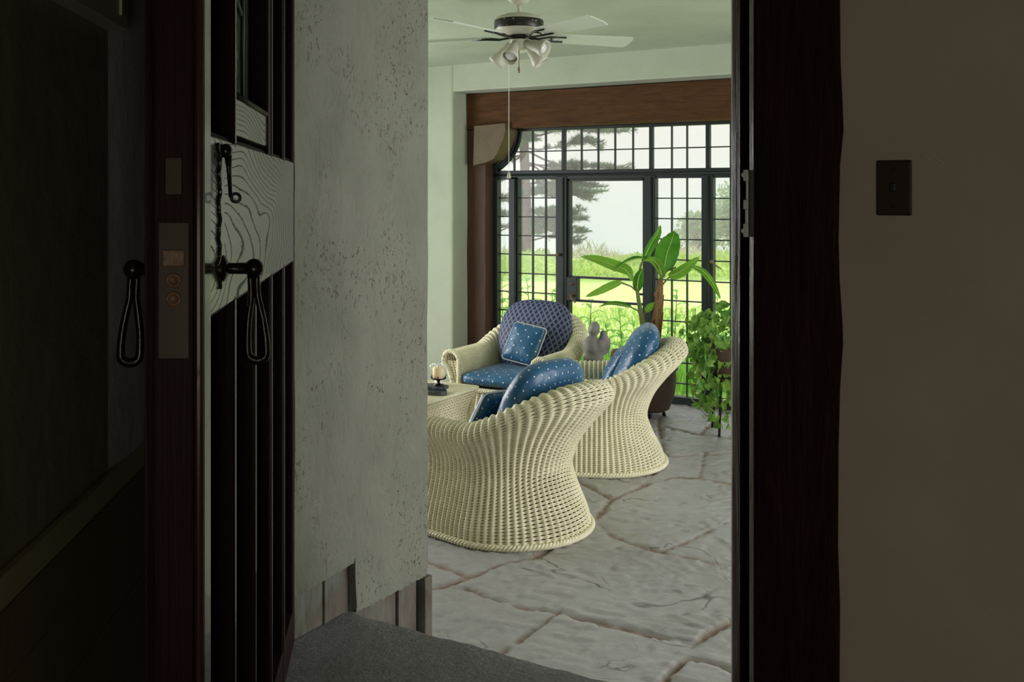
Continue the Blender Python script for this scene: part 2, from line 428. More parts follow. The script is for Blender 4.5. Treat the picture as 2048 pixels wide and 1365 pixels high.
GX, GY = np.meshgrid(gx, gy)
wx = np.empty_like(GX); hh = np.empty_like(GX)
for i in range(GX.shape[0]):
    for j in range(GX.shape[1]):
        x = GX[i, j]; y = GY[i, j]
        wx[i, j] = noise.noise((x * 6, y * 6, 3.1)) * .02 + noise.noise((x * 17, y * 17, 1)) * .010
        nn = noise.fractal((x * 1.1 + y * .5, y * 1.9 - x * .6, .7), 1.0, 2.1, 5)
        t = nn * 5.0; fl = math.floor(t); fr = t - fl
        st = fl + min(1, max(0, (fr - .0) / .06))
        hh[i, j] = .0085 * (st - t * .80) + .0016 * noise.noise((x * 22, y * 22, 0))
D = np.full(GX.shape, 9.0)
for (ax, ay), (bx, by) in segs:
    dx, dy = bx - ax, by - ay; L = dx * dx + dy * dy + 1e-9
    t = np.clip(((GX - ax) * dx + (GY - ay) * dy) / L, 0, 1)
    D = np.minimum(D, np.hypot(GX - ax - t * dx, GY - ay - t * dy))
Dm = D + wx
mort = np.clip((.015 - Dm) / .010, 0, 1)
ZZ = hh * (1 - mort) - .007 * mort - .002
ny, nx = GX.shape
idx = np.arange(ny * nx).reshape(ny, nx)
Fq = np.stack([idx[:-1, :-1], idx[:-1, 1:], idx[1:, 1:], idx[1:, :-1]], -1).reshape(-1, 4)
V = np.stack([GX, GY, ZZ], -1).reshape(-1, 3)
x0, x1, y0, y1 = gx[0], gx[-1], gy[0], gy[-1]
ext = [(-6, y0), (x0, y0), (x0, y1), (-6, y1), (x1, y0), (2, y0), (2, y1), (x1, y1)]
V = np.vstack([V, [(a, b, -.003) for a, b in ext]]); k = ny * nx
Fq = np.vstack([Fq, [(k, k + 1, k + 2, k + 3), (k + 4, k + 5, k + 6, k + 7)]])
fo = np_mesh('floor', V, Fq, M['flag'], smooth=True); struct(fo)
at_ = fo.data.attributes.new('mortar', 'FLOAT', 'POINT')
at_.data.foreach_set('value', np.concatenate([mort.ravel(), np.zeros(8)]).astype(np.float32))

# the raised slab the hall ends in: irregular lip in the doorway
lip = []
for i in range(41):
    u = UL - .02 + (UR + .2 - UL) * i / 40
    lip.append((u, 2.415 + .018 * noise.noise((u * 4, 0, 0)) + .010 * noise.noise((u * 15, 2, 0))))
rows = []
for r in range(24):
    row = []
    for (u, v) in lip:
        t = r / 23; vv = -.2 + (v + .2) * (1 - (1 - t) ** 1.6)
        z = HF + .008 * noise.noise((u * 5, vv * 5, 0)) + .005 * noise.noise((u * 16, vv * 16, 4)) - (.012 if r == 23 else 0)
        row.append((u, vv, z))
    rows.append(row)
rows.append([(u, v + .004, HF - .05) for u, v in lip]); rows.append([(u, v - .004, 0) for u, v in lip])
m = MB(); m.grid(rows); struct(m.build('floor_threshold', M['slab'], smooth='auto'))
m = MB(); m.box(-3.2, 3.2, -3.2, V0 - .002, HF - .12, HF - .02); struct(m.build('floor_hall', M['slab']))

# thick wall between hall and porch
m = MB(); m.box(-6.0, UL - .06, V0, V1, 0, CEIL + .2)
struct(m.build('wall_front_left', M['reveal']))
# its plaster skin in the reveal, hanging over the old boards with a ragged lower edge
P = []
def ragged(v0, v1, z0, z1, k):
    return [(v0 + (v1 - v0) * i / k, z0 + (z1 - z0) * i / k + .007 * noise.noise((i * .9, z0 * 9, 0)) + .004 * noise.noise((i * 3.1, 1, 0))) for i in range(k + 1)]
low = ragged(V0 - .004, 2.415, .452, .468, 34) + [(2.418, .40), (2.420, .35)] + ragged(2.422, 2.80, .312, .302, 44)
m = MB(); n_ = len(low); vs = []
cols_ = 90
rowsP = []
vv_ = [p[0] for p in low]
for k in range(60):
    t = k / 59; row = []
    for (v, z) in low:
        zz = z + (CEIL - z) * (t ** 1.15)
        bul = .006 * noise.noise((v * 3, zz * 2.2, 0)) + .003 * noise.noise((v * 9, zz * 7, 3))
        row.append((UL + bul - (.004 if k == 0 else 0), v, zz))
    rowsP.append(row)
m.grid(rowsP)
# lower lip thickness and far/near edges
m.grid([[(UL - .060, p[0], p[1]) for p in low], rowsP[0]])
m.grid([[r[-1] for r in rowsP], [(UL - .02, V1 + .012 + .006 * noise.noise((r[-1][2] * 9, 0, 0)), r[-1][2]) for r in rowsP], [(UL - .2, V1 + .006, r[-1][2]) for r in rowsP]])
m.grid([[(UL - .2, V0 - .006, r[0][2]) for r in rowsP], [r[0] for r in rowsP]])
struct(m.build('wall_reveal', M['reveal'], smooth='auto'))
m = MB()
m.box(UL - .062, UL - .030, V0, 2.30, HF - .02, .475); m.box(UL - .062, UL - .026, 2.304, 2.417, HF - .02, .485)
m.box(UL - .062, UL - .030, 2.417, 2.66, 0, .325); m.box(UL - .062, UL - .022, 2.665, V1 - .045, 0, .33); m.box(UL - .062, UL + .004, V1 - .03, V1 + .012, 0, .30)
struct(m.build('baseboard_reveal', M['oldboard'], bevel=.003))
# lintel over the doorway and the wall right of it
m = MB(); m.box(UL - .06, UR + .3, V0, V1, 2.35, CEIL + .2); struct(m.build('wall_front_lintel', M['hall']))
m = MB(); m.box(-.50, 3.2, V0, V1, 0, CEIL + .2); struct(m.build('wall_front_right', M['hall'], bevel=0))
# post with waney edge
edge = [(1676, 0), (1677, 120), (1681, 200), (1683, 260), (1676, 330), (1673, 480), (1675, 560), (1681, 650), (1682, 690), (1676, 780), (1673, 900), (1672, 1100), (1676, 1220), (1675, 1365)]
pts = []
for px, py in edge:
    u = U(px, V0 - .02); k = (px - 1024) / F; Z = (V0 - .02) / (CC + SS * k); pts.append((u, EYE - (py - 390) * Z / F))
UE = UR + .011
poly = [(UE, 2.4), (pts[0][0], 2.4)] + pts + [(pts[-1][0], HF - .03), (UE, HF - .03)]
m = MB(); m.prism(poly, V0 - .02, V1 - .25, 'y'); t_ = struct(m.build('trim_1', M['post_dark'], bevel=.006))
# rebate and rounded bead of the jamb
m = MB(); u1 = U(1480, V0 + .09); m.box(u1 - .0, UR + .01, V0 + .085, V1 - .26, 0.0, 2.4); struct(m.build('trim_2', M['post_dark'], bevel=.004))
u0 = U(1463, V0 + .155)
poly = [(u0, V0 + .19), (u0 + .003, V0 + .150), (u0 + .010, V0 + .122), (u0 + .020, V0 + .100), (u1 + .006, V0 + .084), (u1 + .006, V1 - .27), (u0, V1 - .27)]
m = MB(); m.prism(poly, 0.0, 2.4, 'z'); struct(m.build('trim_3', M['jamb'], smooth=False, bevel=.006))
# worn arris of the post, where the strike plates sit
ua = U(1505, V0 - .01)
m = MB(); m.prism([(UE + .002, V0 - .021), (UE - .012, V0 - .008), (UE - .014, V0 + .02), (UE + .002, V0 + .03)], HF - .02, 2.4, 'z')
struct(m.build('trim_4', M['jamb'], bevel=.002))
# strike plates
t_ = thing('strike_plate', 'long worn steel strike plate let into the dark door jamb', 'strike plate')
def hz(px, py, v): k = (px - 1024) / F; Z = v / (CC + SS * k); return EYE - (py - 390) * Z / F
m = MB()
z1_, z0_ = hz(1500, 340, V0), hz(1500, 474, V0)
zA, zB, zC, zD = hz(1500, 362, V0), hz(1500, 400, V0), hz(1500, 419, V0), hz(1500, 448, V0)
xa, xb = UE - .024, UE - .014
m.box(xa, xb, V0 - .012, V0 + .022, zA, z1_); m.box(xa + .006, xb, V0 - .012, V0 - .004, zB, zA); m.box(xa, xb, V0 - .012, V0 + .022, zC, zB)
m.box(xa + .004, xb, V0 - .012, V0 - .004, zD, zC); m.box(xa, xb, V0 - .012, V0 + .022, z0_, zD)
m.build('keeper', M['steel'], t_, bevel=.001)
for zz in (hz(1500, 350, V0), hz(1500, 462, V0)):
    m = MB(); m.ball((xa - .001, V0 - .008, zz), .0045, .0045, .0055); m.build('screw', M['steel'], t_, True)
t_ = thing('switch_plate', 'dark bronze light switch plate on the right hand plaster wall', 'light switch', (U(1788.5, V0), V0, hz(1788, 376, V0)))
m = MB(); m.box(-.034, .034, -.006, 0, -.056, .056); m.build('plate', M['plate'], t_, bevel=.004)
m = MB(); m.box(-.005, .005, -.017, -.005, -.008, .010); m.build('toggle', M['fan_black'], t_, bevel=.002)
for zz in (-.038, .038):
    m = MB(); m.ball((0, -.006, zz), .003, .002, .003); m.build('screw', M['plate'], t_, True)
# small flaked scars in the right hand wall
m = MB(); zc = hz(1865, 318, V0)
m.tube([(U(1846, V0), V0 - .0005, hz(1846, 308, V0)), (U(1856, V0), V0 - .0005, hz(1856, 316, V0)), (U(1866, V0), V0, hz(1866, 312, V0)), (U(1884, V0), V0 - .0005, hz(1884, 325, V0))], .0022, 6)
struct(m.build('wall_front_scar', M['cream']))

# hall: angled left wall, right wall, back wall, ceiling
def L(Z, off=0.0): return (-.65 - .1016 * Z + off, Z)
def leftwall(name, mat, off0, off1, za, zb, Za=-2.6, Zb=3.25, bevel=0):
    m = MB(); a = W(L(Za)[0] + off0, Za, 0); b = W(L(Zb)[0] + off0, Zb, 0); c = W(L(Zb)[0] + off1, Zb, 0); d = W(L(Za)[0] + off1, Za, 0)
    m.prism([(p.x, p.y) for p in (a, b, c, d)], za, zb, 'z'); return struct(m.build(name, mat, bevel=bevel))
leftwall('wall_left', M['leftwall'], 0, -.12, HF, CEIL)
leftwall('trim_5', M['cream'], .018, 0, EYE - .646, EYE - .594, bevel=.004).data.materials[0] = M['trimband']
leftwall('wall_left_panelling', M['panelling'], .008, 0, HF, EYE - .646)
leftwall('trim_6', M['panelling'], .011, 0, EYE - .765, EYE - .655, bevel=.003)
leftwall('trim_7', M['panelling'], .011, 0, EYE - .90, EYE - .772, bevel=.003)
leftwall('baseboard_left', M['panelling'], .014, 0, HF, EYE - .91, bevel=.003)
m = MB(); m.box(3.2, 3.3, -3.2, V1, 0, CEIL + .2); struct(m.build('wall_right', M['hall']))
m = MB(); m.box(-3.4, 3.3, -3.3, -3.2, 0, CEIL + .2); struct(m.build('wall_back', M['hall']))
m = MB(); m.box(-3.4, 3.3, -3.3, V1, CEIL, CEIL + .1); struct(m.build('ceiling_hall', M['hall']))
# pier of the left wall: slightly raised, paler in tone
m = MB(); Zp = 2.16; k = 26; rows = []
for i in range(k + 1):
    z = EYE - .594 + (CEIL - EYE + .594) * i / k; r_ = []
    for Z, off in ((Zp, .0), (Zp + .03, .003 + .001 * noise.noise((z * 9, 0, 0))), (Zp + .10, .010), (2.6, .012), (3.2, .012)):
        p = W(L(Z)[0] + off, Z, z); r_.append(tuple(p))
    rows.append(r_)
m.grid(rows); struct(m.build('wall_left_end', M['pale_end'], smooth=True))
# shallow cabinet high on the left wall
t_ = thing('wall_cabinet', 'shallow cream painted cabinet high on the dark left wall, only its lower corner showing', 'cabinet')
Zc = 2.15; m = MB()
a = W(L(1.0)[0] + .045, 1.0, 0); b = W(L(Zc)[0] + .045, Zc, 0); c = W(L(Zc)[0] - .0, Zc, 0); d = W(L(1.0)[0], 1.0, 0)
m.prism([(p.x, p.y) for p in (a, b, c, d)], 1.952, 2.6, 'z'); m.build('cabinet_body', M['cream'], t_, bevel=.002)
m = MB(); a = W(L(Zc - .06)[0] + .05, Zc - .06, 0); b = W(L(Zc - .045)[0] + .05, Zc - .045, 0); c = W(L(Zc - .045)[0] + .044, Zc - .045, 0); d = W(L(Zc - .06)[0] + .044, Zc - .06, 0)
m.prism([(p.x, p.y) for p in (a, b, c, d)], 1.975, 2.6, 'z'); m.build('edge_moulding', M['cream'], t_)

# porch: window wall with its opening, other walls, ceiling
uo0 = U(933, VB)                                   # left side of the opening
uo1 = .9
m = MB(); rows = []
m.box(-6.0, uo0, VW, VG + .15, 0, CEIL + .1)
struct(m.build('wall_window_left', M['plaster'], bevel=.02))
m = MB(); m.box(uo0 - .005, uo1, VW, VG + .15, 2.452, CEIL + .1); struct(m.build('wall_window_top', M['plaster'], bevel=.012))
m = MB(); m.box(uo1, 2.1, VW, VG + .15, 0, CEIL + .1); struct(m.build('wall_window_right', M['plaster']))
m = MB(); m.box(-6.0, 2.1, V1 - .02, VG + .15, CEIL, CEIL + .1); struct(m.build('ceiling', M['plaster']))
def sidewall(name, x0, x1):
    m = MB(); m.box(x0, x1, V1, 3.2, 0, CEIL + .1); m.box(x0, x1, 6.6, VG + .15, 0, CEIL + .1); m.box(x0, x1, 3.2, 6.6, 0, .35); m.box(x0, x1, 3.2, 6.6, 2.3, CEIL + .1)
    struct(m.build(name, M['plaster']))
sidewall('wall_porch_left', -6.1, -6.0); sidewall('wall_porch_right', 2.0, 2.1)
m = MB(); m.box(-.3, 2.1, V1, V1 + .02, 0, CEIL); struct(m.build('wall_porch_near', M['plaster']))

# timber frame
def wavy_box(name, mat, x0, x1, y0, y1, z0, z1, ax, amp=.006):
    m = MB(); k = 30; rows = []
    for i in range(k + 1):
        t = i / k
        j = [amp * noise.noise((t * 9 + q * 5, q, x0)) for q in range(4)]
        if ax == 'x':
            x = x0 + (x1 - x0) * t; ring = [(x, y0 + j[0], z0 + j[1]), (x, y0 + j[2], z1 + j[3]), (x, y1, z1 + j[3]), (x, y1, z0 + j[1])]
        else:
            z = z0 + (z1 - z0) * t; ring = [(x0 + j[0], y0 + j[1], z), (x1 + j[2], y0 + j[3], z), (x1 + j[2], y1, z), (x0 + j[0], y1, z)]
        rows.append(ring + [ring[0]])
    m.grid(rows); n0 = m.n; m.f += [(0, 1, 2, 3), (k * 5, k * 5 + 1, k * 5 + 2, k * 5 + 3)]
    return struct(m.build(name, mat, bevel=.006))
wavy_box('trim_8', M['beam'], uo0 + .003, uo1, VB, VG + .06, 2.15, 2.446, 'x')
up = U(986, VG - .05)
wavy_box('trim_9', M['post_far'], uo0 + .003, up, VB + .01, VG - .045, 0, 2.15, 'z')
# carved bracket in the corner
t_ = thing('timber_bracket', 'brown carved timber bracket in the upper left corner of the window', 'bracket')
vb = VB - .055
def pv(px, py, v): return (U(px, v), hz(px, py, v))
bp = [(947.7, 252), (1009.5, 246), (1011, 261), (1007.5, 277), (1002, 290), (995, 306), (986, 319), (972, 325), (946, 331.5)]
m = MB(); m.prism([pv(x, y, vb) for x, y in bp], vb, VG - .03, 'y'); m.build('bracket_block', M['bracket'], t_, bevel=.004)

# steel windows
wn = bpy.data.objects.new('window_1', None); C.objects.link(wn); wn['kind'] = 'structure'
FD = .03
def bar(m, px0, px1, z0, z1, d=FD): m.box(U(px0, VG), U(px1, VG), VG - d, VG + .02, z0, z1)
m = MB()
bar(m, 985, 1000, 0.0, 2.15, .05); ue = uo1
m.box(U(985, VG), ue, VG - .05, VG + .02, 2.128, 2.152)
m.box(U(985, VG), ue, VG - .04, VG + .02, 1.728, 1.803)
m.box(U(985, VG), ue, VG - .05, VG + .02, 0, .06)
for a, b, d in ((1022, 1041, .04), (1117, 1138, .05), (1293, 1315, .05), (1407, 1430, .05), (1500, 1522, .05)): bar(m, a, b, .05, 1.75, d)
for a, b in ((1125.5, 1131.5), (1300, 1307), (1413, 1421), (1508, 1516)): bar(m, a, b, 1.79, 2.14, .025)
m.build('window_frame', M['frame'], wn, bevel=.004)
# mouldings on the mullions (nearer, lit ribs)
m = MB()
for c in (1031, 1127.5, 1304, 1418):
    u = U(c, VG - .045); m.tube([(u, VG - .05, .06), (u, VG - .05, 1.74)], .009, 8)
m.box(U(990, VG), ue, VG - .055, VG - .035, 1.756, 1.774)
m.build('frame_moulding', M['frame'], wn, True)
# curved corner following the bracket
m = MB(); arc = [(1046, 256), (1045, 262), (1043.5, 272), (1041, 285), (1035.5, 300), (1028, 313), (1018, 325), (1008, 334), (1000, 340)]
for dd, rr_ in ((.0, .016), (-.035, .013), (-.07, .011)):
    m.tube([(U(x + dd * 160 - 2, VG - .01), VG - .02 + dd * .5, hz(x, y, VG)) for x, y in arc], rr_, 8)
m.build('curved_corner', M['frame'], wn, True)
# spandrel panel between the curve and the corner
m = MB(); q = [(U(985, VG), 2.14)] + [(U(x - 2, VG), hz(x, y, VG)) for x, y in arc] + [(U(985, VG), hz(990, 340, VG))]
m.prism(q, VG - .02, VG, 'y'); m.build('spandrel', M['frame'], wn)
rowsZ = [1.574 - .1575 * i for i in range(10)]
def light(nm, cols, px0, px1, z0, z1, hs):
    m = MB(); r = .0045
    for c in cols: m.box(U(c, VG) - r, U(c, VG) + r, VG - .012, VG + .012, z0, z1)
    for h in hs: m.box(U(px0, VG), U(px1, VG), VG - .011, VG + .011, h - r, h + r)
    m.build(nm, M['frame'], wn)
for a, b, cs in ((1000, 1022, []), (1041, 1117, [1066, 1092]), (1315, 1407, [1344, 1374.5]), (1430, 1500, [1461.5]), (1522, 1620, [1552, 1584])):
    light('glazing_bars', cs, a, b, .05, 1.73, rowsZ)
for a, b, cs in ((1000, 1125.5, [1029, 1066, 1092]), (1131.5, 1300, [1163.6, 1197, 1230.6, 1266.4]), (1307, 1413, [1344, 1374.5]), (1421, 1508, [1461.5]), (1516, 1640, [1560, 1600])):
    light('glazing_bars', cs, a, b, 1.80, 2.13, [1.960])
for a, b, z0, z1 in ((1000, 1022, .05, 1.73), (1041, 1117, .05, 1.73), (1315, 1407, .05, 1.73), (1430, 1500, .05, 1.73), (1522, 1640, .05, 1.73), (1000, 1640, 1.8, 2.13)):
    m = MB(); v = VG + .002; m.add([(U(a, v), v, z0), (U(b, v), v, z0), (U(b, v), v, z1), (U(a, v), v, z1)], [(0, 1, 2, 3)]); m.build('pane', M['glass'], wn)
# the rest of the window wall, right of the doorway's view
ua_ = U(1640, VG)
while ua_ < uo1 - .1:
    ub_ = min(ua_ + .62, uo1); m = MB(); m.box(ua_, ua_ + .06, VG - .05, VG + .02, .05, 1.75); m.box(ua_ + .02, ua_ + .04, VG - .025, VG + .02, 1.79, 2.14); m.build('mullion', M['frame'], wn)
    m = MB(); r = .0045
    for q in (1, 2): c = ua_ + .06 + (ub_ - ua_ - .06) * q / 3; m.box(c - r, c + r, VG - .012, VG + .012, .05, 1.73); m.box(c - r, c + r, VG - .012, VG + .012, 1.8, 2.13)
    for h in rowsZ + [1.96]: m.box(ua_ + .05, ub_, VG - .011, VG + .011, h - r, h + r)
    m.build('glazing_bars', M['frame'], wn)
    for z0, z1 in ((.05, 1.73), (1.8, 2.13)):
        m = MB(); v = VG + .002; m.add([(ua_, v, z0), (ub_, v, z0), (ub_, v, z1), (ua_, v, z1)], [(0, 1, 2, 3)]); m.build('pane', M['glass'], wn)
    ua_ = ub_
# casement latches
for px, py in ((1116, 510), (1424, 524)):
    u = U(px, VG - .07); z = hz(px, py, VG - .07)
    m = MB(); m.tube([(u, VG - .05, z), (u, VG - .085, z)], .009, 8); m.ball((u, VG - .085, z), .014, .012, .016)
    m.tube([(u, VG - .09, z), (u + .045 * (-1 if px < 1200 else 1), VG - .095, z - (0 if px < 1200 else .03)), (u + .09 * (-1 if px < 1200 else .9), VG - .09, z - (0 if px < 1200 else .05))], [.006, .005, .004], 8)
    m.build('window_latch', M['old_brass'], wn, True)
# glass door in the middle
dr = bpy.data.objects.new('door_1', None); C.objects.link(dr); dr['kind'] = 'structure'
m = MB()
bar(m, 1138, 1143, .06, 1.73, .03); bar(m, 1288, 1293, .06, 1.73, .03); 
m.box(U(1138, VG), U(1293, VG), VG - .03, VG + .02, 1.71, 1.73)
m.box(U(1138, VG), U(1293, VG), VG - .02, VG + .02, .925, .943); m.box(U(1138, VG), U(1293, VG), VG - .02, VG + .02, .735, .753)
m.box(U(1138, VG), U(1293, VG), VG - .03, VG + .02, .05, .12)
m.build('door_frame', M['frame'], dr, bevel=.003)
m = MB(); m.box(U(1134, VG - .03), U(1155, VG - .03), VG - .045, VG + .02, .745, .935); lb = m.build('lock_box', M['frame'], dr, bevel=.004)
for px, py, r in ((1143, 568, .013), (1143, 592, .016)):
    m = MB(); m.lathe([(r, 0), (r, .004), (r * .5, .006), (r * .4, .03)], 16, (U(px, VG - .045), VG - .045, hz(px, py, VG - .045)), Matrix.Rotation(R(90), 3, 'X'))
    m.build('rose', M['old_brass'], lb, True)
m = MB(); u = U(1143, VG - .07); z = hz(1143, 592, VG - .07)
m.tube([(u, VG - .045, z), (u, VG - .085, z), (u + .01, VG - .09, z - .02), (u + .045, VG - .09, z - .05)], .007, 8); m.build('door_handle', M['old_brass'], lb, True)
m = MB(); u = U(1286, VG + .03); z = hz(1286, 589, VG); m.box(u - .03, u + .012, VG + .02, VG + .05, z - .012, z + .004); m.build('door_closer', M['frame'], dr)
m = MB(); v = VG + .002; m.add([(U(1138, v), v, .06), (U(1293, v), v, .06), (U(1293, v), v, 1.73), (U(1138, v), v, 1.73)], [(0, 1, 2, 3)]); m.build('pane', M['glass'], dr)

# ------------------------------------------------------------------ the open plank door
door = thing('door_2', 'open dark mahogany hall door with ribbed planks and iron drop handle', 'door', W(-.461, 1.526, 0), R(96.73 + YAW))
del door['label']; del door['category']; door['kind'] = 'structure'
X0, X1, TH = -.055, 1.335, .081
ZB, ZT = HF + .012, 2.33
ribs = [.254, .518, .793, 1.055]
m = MB(); m.box(X0, X1, .066, .070, ZB, ZT); m.build('door_panel', M['door'], door)           # core
m = MB(); m.box(X0, X0 + .060, .012, TH, ZB, ZT); m.build('lock_stile', M['door'], door, bevel=.004)
m = MB(); m.box(X0, X0 + .060, -.003, .013, ZB, ZT); m.build('stile_face', M['gloss'], door, bevel=.006)
m = MB(); m.box(X1 - .04, X1, 0, TH, ZB, ZT); m.build('hinge_stile', M['door'], door, bevel=.006)
def rib(m, x, z0, z1, w=.014):
    m.prism([(x - .014, .068), (x - .012, .020), (x - .012, .004), (x - .008, 0), (x + .008, 0), (x + .012, .004), (x + .012, .020), (x + .014, .068)], z0, z1, 'z')
for x in ribs:
    m = MB(); rib(m, x, ZB, 1.42); rb = m.build('rib', M['door'], door, smooth='auto')
    m = MB(); m.box(x - .006, x + .006, -.0015, .001, ZB, 1.414); m.build('rib_fillet', M['gloss'], rb)
    if x in (.254, .793, 1.055):
        m = MB(); rib(m, x, 1.685, ZT); rb = m.build('rib', M['door'], door, smooth='auto')
        m = MB(); m.box(x - .006, x + .006, -.0015, .001, 1.692, ZT); m.build('rib_fillet', M['gloss'], rb)
# slim beads between the ribs
for a in (.127, .386, .656, .924, 1.19):
    m = MB(); m.prism([(a - .016, .068), (a - .006, .030), (a + .006, .030), (a + .016, .068)], ZB, 1.42, 'z'); m.build('bead', M['gloss'], door)
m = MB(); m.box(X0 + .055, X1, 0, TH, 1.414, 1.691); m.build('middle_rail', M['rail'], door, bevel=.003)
m = MB()
for z, s_ in ((1.414, -1), (1.691, 1)):
    m.prism([(0.004, z), (.012, z + s_ * .010), (.028, z + s_ * .016), (.050, z + s_ * .034), (.068, z + s_ * .04), (.068, z)], X0 + .055, X1, 'x')
m.build('rail_moulding', M['door'], door, smooth='auto')
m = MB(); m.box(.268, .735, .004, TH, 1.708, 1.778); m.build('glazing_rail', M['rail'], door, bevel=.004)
m = MB(); m.tube([(.268, .006, 1.781), (.735, .006, 1.781)], .006, 8); m.build('glazing_bead', M['door'], door, True)
m = MB(); m.box(.735, .77, .0, TH, 1.69, ZT); m.build('glazing_stile', M['door'], door, bevel=.005)
m = MB(); m.box(.27, .735, .044, .049, 1.778, ZT); gp = m.build('leaded_glass', M['doorglass'], door)
m = MB()
for x in (.345, .50, .62): m.tube([(x, .041, 1.78), (x + .002, .040, 2.0), (x, .041, ZT)], .004, 6)
m.tube([(.30, .040, ZT), (.46, .040, 2.02), (.60, .040, 1.98)], .004, 6)
m.build('lead_came', M['lead'], gp, True)
m = MB(); m.box(X0, X1, 0, TH, ZB, ZB + .10); m.build('bottom_rail', M['door'], door, bevel=.004)
m = MB(); m.box(X0, X1, .069, TH, ZB, ZT); m.build('back_boards', M['door'], door)
# lock face in the edge
m = MB(); m.box(X0 - .0015, X0 + .002, .018, .062, 1.36, 1.56); lf = m.build('lock_face', M['plate'], door, bevel=.001)
for z in (1.475, 1.448):
    m = MB(); m.lathe([(.011, 0), (.011, .002), (.007, .002), (.006, -.002)], 16, (X0 - .002, .040, z), Matrix.Rotation(R(-90), 3, 'Y')); m.build('deadlock_button', M['old_brass'], lf, True)
m = MB(); m.box(X0 - .004, X0, .024, .056, 1.495, 1.52); m.build('latch_bolt', M['old_brass'], lf, bevel=.002)
m = MB(); m.box(X0 - .0025, X0, .028, .052, 1.60, 1.655); m.build('night_latch', M['plate'], door, bevel=.001)
# wrought iron backplate, key drop and handle (both sides)
def sx(px, py, y=-.004):
    r = (px - 1024) / F; a = -.461 - .993 * (-y) * -1; b = 1.526 + .117 * (-y)
    s = (-.461 + .993 * (-y) - r * (1.526 + .117 * (-y))) / (.993 * r + .118); Z = 1.526 + .993 * s + .117 * (-y)
    return s, EYE - (py - 390) * Z / F
outl = []
zt, zb = sx(441, 286)[1], sx(441, 580)[1]
k = 40; cx = .098
for side in (1, -1):
    rng = range(k + 1) if side == 1 else range(k, -1, -1)
    for i in rng:
        t = i / k; z = zt + (zb - zt) * t
        w_ = .017 + .006 * math.cos(t * 30) + .004 * math.sin(t * 71 + side) + (.012 if t > .78 and t < .90 else 0) + (.010 if t < .06 else 0)
        if t > .96: w_ *= .6
        outl.append((cx + side * w_, z))
m = MB(); m.prism(outl, -.005, 0, 'y'); bp_ = m.build('back_plate', M['ironplate'], door, bevel=.0015)
m = MB(); zz = zt - .012
m.ball((cx, -.010, zz), .012, .010, .012); m.tube([(cx, -.012, zz), (cx + .002, -.014, zz - .03), (cx + .004, -.016, zz - .075)], [.007, .004, .003], 8)
m.tube([(cx + .006, -.018 - .006 + .007 * math.cos(a), zz - .076 + .007 * math.sin(a)) for a in [i * 6.283 / 14 for i in range(14)]], .0028, 6, closed=True)
m.build('latch_drop', M['iron'], door, True)
zh = sx(455, 533)[1]
def handle(sgn, y0, x0=cx):
    m = MB(); f = lambda y: y0 + sgn * y
    m.lathe([(.021, 0), (.022, .006), (.014, .012), (.010, .014)], 18, (x0, y0, zh), Matrix.Rotation(R(90 if sgn < 0 else -90), 3, 'X'))
    m.tube([(x0, f(0), zh), (x0, f(.02), zh), (x0, f(.052), zh)], [.010, .009, .010], 10)
    m.ball((x0, f(.054), zh), .016, .016, .016)
    sp_ = m.build('spindle', M['iron'], door, True)
    m = MB(); pts = []; rr2 = []
    zt_ = zh - .008; Ln = .130
    def wd(t): return .005 + .010 * (math.sin(max(0, t - .3) / .7 * math.pi * .55) if t > .3 else 0)
    cy = lambda t: .053 + .006 * t
    for i in range(15):
        t = i / 14; pts.append((x0, f(cy(t) - wd(t)), zt_ - Ln * t)); rr2.append(.0050 + .0015 * t)
    for i in range(1, 6):
        a = math.pi * i / 6; pts.append((x0, f(cy(1) - .015 * math.cos(a)), zt_ - Ln - .012 * math.sin(a))); rr2.append(.0075)
    for i in range(14, -1, -1):
        t = i / 14; pts.append((x0, f(cy(t) + wd(t)), zt_ - Ln * t)); rr2.append(.0050 + .0015 * t)
    m.tube(pts, rr2, 10); m.build('drop_handle', M['iron'], door, True)
handle(-1, 0); handle(1, TH)
m = MB(); m.tube([(.098, TH, 1.56), (.098, TH + .02, 1.56)], .008, 8); m.ball((.098, TH + .022, 1.56), .018, .014, .022); m.build('turn_knob', M['iron'], door, True)

# ------------------------------------------------------------------ wicker weaving
def weave(P, ncol, pitch, r=.0042, amp=.0045, ns=5, phase=0):
    """P: (rows, cols, 3) grid of row centre lines; ribs at every whole column."""
    P = np.asarray(P); R_, A_, _ = P.shape
    Ta = np.gradient(P, axis=1); Tb = np.gradient(P, axis=0)
    Nn = np.cross(Ta, Tb); Nn /= np.linalg.norm(Nn, axis=2, keepdims=True) + 1e-12
    Tb = np.cross(Nn, Ta); Tb /= np.linalg.norm(Tb, axis=2, keepdims=True) + 1e-12
    c = np.linspace(0, ncol, A_) + phase; rib = (np.cos(np.pi * c) ** 2)[None, :, None]
    sg = np.where(np.arange(R_) % 2 == 0, 1., -1.)[:, None, None]
    Cn = P + Nn * amp * (rib * 2 - 1) + Tb * sg * (1 - rib) * pitch * .17
    rad = r * (.66 + .34 * rib)
    ang = np.arange(ns) * 2 * np.pi / ns
    V = Cn[:, :, None, :] + (Nn * rad)[:, :, None, :] * np.cos(ang)[None, None, :, None] + (Tb * rad)[:, :, None, :] * np.sin(ang)[None, None, :, None]
    I = np.arange(R_ * A_ * ns).reshape(R_, A_, ns); J_ = np.roll(I, -1, axis=2)
    Fq = np.stack([I[:, :-1], I[:, 1:], J_[:, 1:], J_[:, :-1]], -1).reshape(-1, 4)
    return V.reshape(-1, 3), Fq


def merge(parts):
    vs = []; fs = []; k = 0
    for v, f in parts: vs.append(v); fs.append(f + k); k += len(v)
    return np.vstack(vs), np.vstack(fs)


